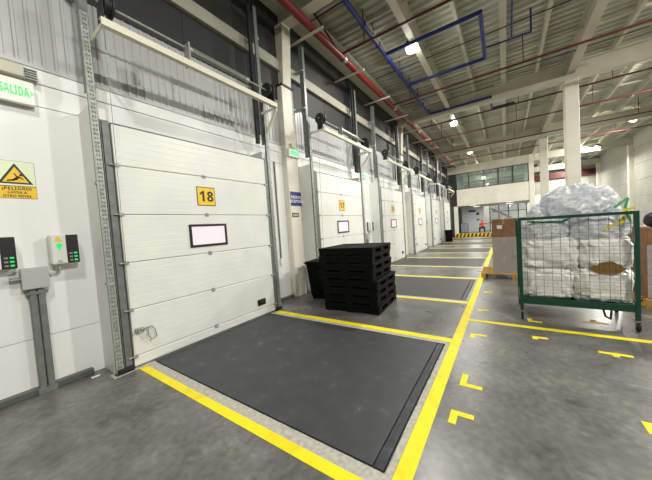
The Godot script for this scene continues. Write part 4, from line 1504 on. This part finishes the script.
# ------------------------------------------------------------------ mezzanine
func build_mezzanine() -> void:
	var m := thing("mezzanine", "pale mezzanine with glazed office band across the far dock end", "mezzanine", Vector3.ZERO, 0.0, "", "structure")
	var st := S()
	bx(st, Vector3(-3.62, 2.8, -27.0), Vector3(2.0, 4.3, -27.25), 0.01)
	mk(st, "parapet", M.column, m)
	st = S()
	bx(st, Vector3(-4.4, 2.95, -27.25), Vector3(2.0, 3.2, -36.5))
	mk(st, "deck_slab", M.cream, m)
	st = S()
	bx(st, Vector3(-4.34, 2.8, -27.1), Vector3(-3.62, 6.4, -27.25))
	mk(st, "corner_panel", M.dark, m)
	for i in 3:
		st = S()
		bx(st, Vector3(-4.3 + i * 0.16, 0.0, -27.1), Vector3(-4.16 + i * 0.16, 2.8, -27.2), 0.01)
		mk(st, "door_strip", M.frame, m)
	for dz in [-29.5, -33.5]:
		for dx in [-2.6, 0.4]:
			var pl := thing("ceiling_panel_light", "square light panel under the mezzanine deck", "ceiling lamp", Vector3(dx, 2.93, dz), 0.0, "light panels under the mezzanine")
			st = S()
			bx(st, Vector3(-0.32, -0.03, -0.32), Vector3(0.32, 0.02, 0.32), 0.004)
			mk(st, "frame", M.white, pl)
			st = S()
			bx(st, Vector3(-0.28, -0.036, -0.28), Vector3(0.28, -0.03, 0.28))
			mk(st, "glowing_face", glow(Color(1, 1, 0.97), 3.0), pl)
			var pa := AreaLight3D.new()
			pa.name = "panel_light"
			pa.area_size = Vector2(0.56, 0.56)
			pa.light_energy = 6.0
			pa.area_range = 40.0
			pa.shadow_enabled = true
			pl.add_child(pa)
			pa.position = Vector3(0, -0.04, 0)
			pa.rotation_degrees = Vector3(-90, 0, 0)
	for x in [-3.75, 1.82]:
		st = S()
		bx(st, Vector3(x - 0.16, 0, -26.95), Vector3(x + 0.16, 2.8 if x < 0 else 6.4, -27.25), 0.01)
		mk(st, "post", M.column, m)
	st = S()
	bx(st, Vector3(1.85, 2.8, -27.25), Vector3(2.0, 6.4, -36.5))
	mk(st, "side_wall", M.panel, m)
	st = S()
	bx(st, Vector3(-4.4, 5.75, -27.0), Vector3(1.7, 6.4, -27.2), 0.01)
	mk(st, "head_beam", M.cream, m)
	var xs := [-3.6, -2.6, -1.45, -0.4, 0.6, 1.66]
	for i in xs.size() - 1:
		var g := Node3D.new()
		g.name = "window_bay"
		m.add_child(g, true)
		st = S()
		for q in [[xs[i], 4.3, xs[i + 1], 4.36], [xs[i], 5.69, xs[i + 1], 5.75], [xs[i], 4.36, xs[i] + 0.05, 5.69], [xs[i + 1] - 0.05, 4.36, xs[i + 1], 5.69]]:
			bx(st, Vector3(q[0], q[1], -27.05), Vector3(q[2], q[3], -27.12))
		mk(st, "frame", M.frame, g)
		st = S()
		bx(st, Vector3(xs[i] + 0.05, 4.36, -27.08), Vector3(xs[i + 1] - 0.05, 5.69, -27.088))
		mk(st, "pane", M.glass, g)
	# office furniture silhouettes behind the glass
	for q in [[-2.6, 0.9], [0.5, 0.5]]:
		st = S()
		bx(st, Vector3(q[0] - q[1], 3.2, -29.2), Vector3(q[0] + q[1], 4.5, -29.6), 0.02)
		tag(mk(st, "filing_cabinet", M.frame), "dark cabinet behind the mezzanine glazing", "cabinet", "cabinets behind the mezzanine glazing")
	# back wall under the deck and glazed partition
	st = S()
	bx(st, Vector3(-4.4, 0, -36.5), Vector3(-2.1, 2.95, -36.7), 0.01)
	mk(st, "rear_wall", M.panel, m)
	st = S()
	for x in [-1.5, -0.6, 0.3, 1.2, 1.95]:
		bx(st, Vector3(x - 0.04, 0, -36.5), Vector3(x + 0.04, 2.95, -36.6))
	bx(st, Vector3(-1.5, 0.9, -36.5), Vector3(2.0, 1.0, -36.6))
	bx(st, Vector3(-1.5, 2.2, -36.5), Vector3(2.0, 2.26, -36.6))
	mk(st, "partition_frame", M.frame, m)
	for x in [-1.5, -0.6, 0.3, 1.2]:
		st = S()
		bx(st, Vector3(x + 0.04, 1.0, -36.54), Vector3(x + (0.86 if x < 1.0 else 0.71), 2.95, -36.55))
		mk(st, "partition_pane", M.glass, m)
	# stair behind the pallets, under the deck
	var s := thing("metal_stair", "pale metal stair climbing under the mezzanine", "stair", Vector3.ZERO)
	st = S()
	ext(st, PackedVector2Array([Vector2(-1.2, 2.6), Vector2(-1.2, 2.35), Vector2(1.7, 0.6), Vector2(1.7, 0.85)]), Transform3D(Basis.IDENTITY, Vector3(0, 0, -33.0)), -0.08)
	mk(st, "stringer", M.boxgrey, s)
	for i in 9:
		st = S()
		var x := -1.1 + i * 0.32
		bx(st, Vector3(x, 2.42 - i * 0.195, -33.08), Vector3(x + 0.3, 2.45 - i * 0.195, -33.9))
		mk(st, "tread", M.boxgrey, s)
	# hazard barrier
	var h := thing("hazard_barrier", "low yellow barrier with black stripes before the far mezzanine", "barrier", Vector3(0, 0, -26.7))
	st = S()
	bx(st, Vector3(-3.85, 0, 0), Vector3(0.4, 0.3, -0.18), 0.01)
	mk(st, "rail", M.signyellow, h)
	for i in 14:
		st = S()
		var x := -3.8 + i * 0.3
		ext(st, PackedVector2Array([Vector2(x, 0.01), Vector2(x + 0.14, 0.01), Vector2(x + 0.24, 0.29), Vector2(x + 0.1, 0.29)]), Transform3D(Basis.IDENTITY, Vector3(0, 0, 0.0)), 0.004)
		mk(st, "black_stripe", M.black, h)
	# locker, notices
	var lk := thing("grey_locker", "grey metal cabinet standing under the mezzanine by the wall", "cabinet", Vector3(-4.1, 0, -35.3))
	st = S()
	bx(st, Vector3(-0.3, 0, -0.4), Vector3(0.42, 1.12, 0.3), 0.01)
	mk(st, "body", M.track, lk)
	st = S()
	bx(st, Vector3(-0.27, 0.06, 0.3), Vector3(0.05, 1.06, 0.32), 0.004)
	mk(st, "door", M.boxgrey, lk)
	st = S()
	bx(st, Vector3(0.07, 0.06, 0.3), Vector3(0.39, 1.06, 0.32), 0.004)
	mk(st, "door", M.boxgrey, lk)
	for q in [[-3.3, 2.5, 0.75, 0.22, M.signblue, "wide blue notice on the white wall under the mezzanine"], [-2.72, 2.15, 0.3, 0.3, M.frame, "dark square notice on the white wall under the mezzanine"], [-2.7, 1.45, 0.28, 0.2, M.brown, "small brownish notice on the white wall under the mezzanine"]]:
		st = S()
		bx(st, Vector3(q[0] - q[2] / 2, q[1] - q[3] / 2, -36.5), Vector3(q[0] + q[2] / 2, q[1] + q[3] / 2, -36.48), 0.003)
		tag(mk(st, "wall_notice", q[4]), q[5], "notice")

# ------------------------------------------------------------------ person
func cap_d(p: Vector3, a: Vector3, b: Vector3, ra: float, rb: float) -> float:
	var ab := b - a
	var t := clampf((p - a).dot(ab) / ab.length_squared(), 0.0, 1.0)
	return p.distance_to(a + ab * t) - lerpf(ra, rb, t)

func smin(a: float, b: float, k: float) -> float:
	var h := clampf(0.5 + 0.5 * (b - a) / k, 0.0, 1.0)
	return lerpf(b, a, h) - k * h * (1.0 - h)

func body_d(p: Vector3, bones: Array, k: float) -> float:
	var d := 1e9
	for b in bones:
		d = smin(d, cap_d(p, b[0], b[1], b[2], b[3]), k)
	return d

func nets(st: SurfaceTool, bones: Array, cell: float, k: float) -> void:
	var mn := Vector3.ONE * 1e9
	var mx := -mn
	for b in bones:
		for j in 2:
			var r: float = b[2 + j] + 2.5 * cell
			mn = mn.min(b[j] - Vector3.ONE * r)
			mx = mx.max(b[j] + Vector3.ONE * r)
	var n := Vector3i(((mx - mn) / cell).ceil()) + Vector3i.ONE
	var val := PackedFloat32Array()
	val.resize(n.x * n.y * n.z)
	for z in n.z:
		for y in n.y:
			for x in n.x:
				val[x + n.x * (y + n.y * z)] = body_d(mn + Vector3(x, y, z) * cell, bones, k)
	var verts := {}
	for z in n.z - 1:
		for y in n.y - 1:
			for x in n.x - 1:
				var acc := Vector3.ZERO
				var cnt := 0
				for e in [[0, 1], [2, 3], [4, 5], [6, 7], [0, 2], [1, 3], [4, 6], [5, 7], [0, 4], [1, 5], [2, 6], [3, 7]]:
					var i0: int = e[0]
					var i1: int = e[1]
					var o0 := Vector3i(i0 & 1, (i0 >> 1) & 1, i0 >> 2)
					var o1 := Vector3i(i1 & 1, (i1 >> 1) & 1, i1 >> 2)
					var v0 := val[x + o0.x + n.x * (y + o0.y + n.y * (z + o0.z))]
					var v1 := val[x + o1.x + n.x * (y + o1.y + n.y * (z + o1.z))]
					if (v0 < 0.0) != (v1 < 0.0):
						var t := v0 / (v0 - v1)
						acc += Vector3(o0).lerp(Vector3(o1), t)
						cnt += 1
				if cnt > 0:
					verts[Vector3i(x, y, z)] = mn + (Vector3(x, y, z) + acc / cnt) * cell
	var h := cell * 0.5
	var nrm := {}
	for key in verts:
		var p: Vector3 = verts[key]
		nrm[key] = Vector3(body_d(p + Vector3(h, 0, 0), bones, k) - body_d(p - Vector3(h, 0, 0), bones, k), body_d(p + Vector3(0, h, 0), bones, k) - body_d(p - Vector3(0, h, 0), bones, k), body_d(p + Vector3(0, 0, h), bones, k) - body_d(p - Vector3(0, 0, h), bones, k)).normalized()
	for key in verts:
		var c: Vector3i = key
		for ax in 3:
			var u := Vector3i.ZERO
			var v := Vector3i.ZERO
			var w := Vector3i.ZERO
			w[ax] = 1
			u[(ax + 1) % 3] = 1
			v[(ax + 2) % 3] = 1
			var v0 := val[c.x + n.x * (c.y + n.y * c.z)]
			var q := c + w
			var v1 := val[q.x + n.x * (q.y + n.y * q.z)]
			if (v0 < 0.0) == (v1 < 0.0):
				continue
			var a := c
			var b := c - u
			var d := c - u - v
			var e := c - v
			if verts.has(b) and verts.has(d) and verts.has(e):
				tri(st, verts[a], verts[b], verts[d], nrm[a], nrm[b], nrm[d])
				tri(st, verts[a], verts[d], verts[e], nrm[a], nrm[d], nrm[e])

func build_person() -> void:
	var at := Vector3(-2.2, 0, -34.6)
	var stool := thing("stool", "dark stool under the person in the orange vest", "stool", at + Vector3(0, 0, -0.12))
	var st := S()
	bx(st, Vector3(-0.2, 0.42, -0.2), Vector3(0.2, 0.455, 0.2), 0.01)
	mk(st, "seat", M.black, stool)
	for sx in [-1.0, 1.0]:
		for sz in [-1.0, 1.0]:
			st = S()
			cyl(st, Vector3(sx * 0.17, 0, sz * 0.17), Vector3(sx * 0.15, 0.42, sz * 0.15), 0.014, 0.014, 8)
			mk(st, "leg", M.hub, stool)
	var p := thing("person", "person sitting in an orange vest and black trousers under the mezzanine", "person", at)
	# body: torso, neck, head, arms (the left one held out), thighs, shins, feet
	var bones := [
		[Vector3(0, 0.60, -0.1), Vector3(0, 0.86, -0.08), 0.14, 0.13], [Vector3(-0.15, 1.0, -0.06), Vector3(0.15, 1.0, -0.06), 0.085, 0.085], [Vector3(0, 0.86, -0.08), Vector3(0, 1.0, -0.06), 0.14, 0.12],
		[Vector3(0, 1.05, -0.06), Vector3(0, 1.15, -0.04), 0.055, 0.05],
		[Vector3(0, 1.2, -0.03), Vector3(0, 1.30, -0.04), 0.075, 0.092], [Vector3(0, 1.225, 0.06), Vector3(0, 1.24, 0.045), 0.012, 0.014], [Vector3(-0.092, 1.25, -0.04), Vector3(-0.095, 1.23, -0.04), 0.018, 0.014], [Vector3(0.092, 1.25, -0.04), Vector3(0.095, 1.23, -0.04), 0.018, 0.014],
		[Vector3(-0.2, 1.0, -0.06), Vector3(-0.26, 0.76, 0.02), 0.055, 0.043], [Vector3(-0.26, 0.76, 0.02), Vector3(-0.18, 0.62, 0.22), 0.042, 0.03], [Vector3(-0.18, 0.62, 0.22), Vector3(-0.16, 0.585, 0.29), 0.034, 0.03],
		[Vector3(0.2, 1.0, -0.06), Vector3(0.42, 0.95, 0.02), 0.055, 0.043], [Vector3(0.42, 0.95, 0.02), Vector3(0.64, 1.0, 0.08), 0.042, 0.03], [Vector3(0.64, 1.0, 0.08), Vector3(0.71, 1.01, 0.1), 0.034, 0.03],
		[Vector3(-0.1, 0.54, -0.1), Vector3(-0.22, 0.52, 0.32), 0.095, 0.068], [Vector3(-0.22, 0.52, 0.32), Vector3(-0.25, 0.1, 0.32), 0.062, 0.042], [Vector3(-0.25, 0.045, 0.30), Vector3(-0.28, 0.035, 0.47), 0.044, 0.036],
		[Vector3(0.1, 0.54, -0.1), Vector3(0.22, 0.52, 0.32), 0.095, 0.068], [Vector3(0.22, 0.52, 0.32), Vector3(0.25, 0.1, 0.32), 0.062, 0.042], [Vector3(0.25, 0.045, 0.30), Vector3(0.28, 0.035, 0.47), 0.044, 0.036],
	]
	st = S()
	nets(st, bones, 0.026, 0.03)
	for f in 5:
		var b0 := Vector3(-0.185 + f * 0.014, 0.575, 0.30)
		cyl(st, b0, b0 + Vector3(0.002, -0.025, 0.045 - absf(f - 2) * 0.006), 0.009, 0.007, 8)
		var c0 := Vector3(0.72, 1.035 - f * 0.014, 0.1)
		cyl(st, c0, c0 + Vector3(0.06 - absf(f - 2) * 0.008, 0.004, 0.012), 0.009, 0.007, 8)
	mk(st, "body", M.skin, p)
	var grow := func(idx: Array, g: float) -> Array:
		var r := []
		for i in idx:
			var b: Array = bones[i].duplicate()
			b[2] += g
			b[3] += g
			r.append(b)
		return r
	st = S()
	nets(st, grow.call([0, 1, 2, 8, 11], 0.016), 0.03, 0.03)
	mk(st, "orange_vest", M.vest, p)
	st = S()
	nets(st, grow.call([14, 15, 17, 18], 0.016) + grow.call([16, 19], 0.006) + [[Vector3(-0.06, 0.57, -0.1), Vector3(0.06, 0.57, -0.1), 0.14, 0.14]], 0.03, 0.03)
	mk(st, "trousers", M.trouser, p)
	st = S()
	nets(st, [[Vector3(0, 1.31, -0.05), Vector3(0, 1.29, -0.07), 0.096, 0.09]], 0.022, 0.02)
	mk(st, "cap", M.vest, p)
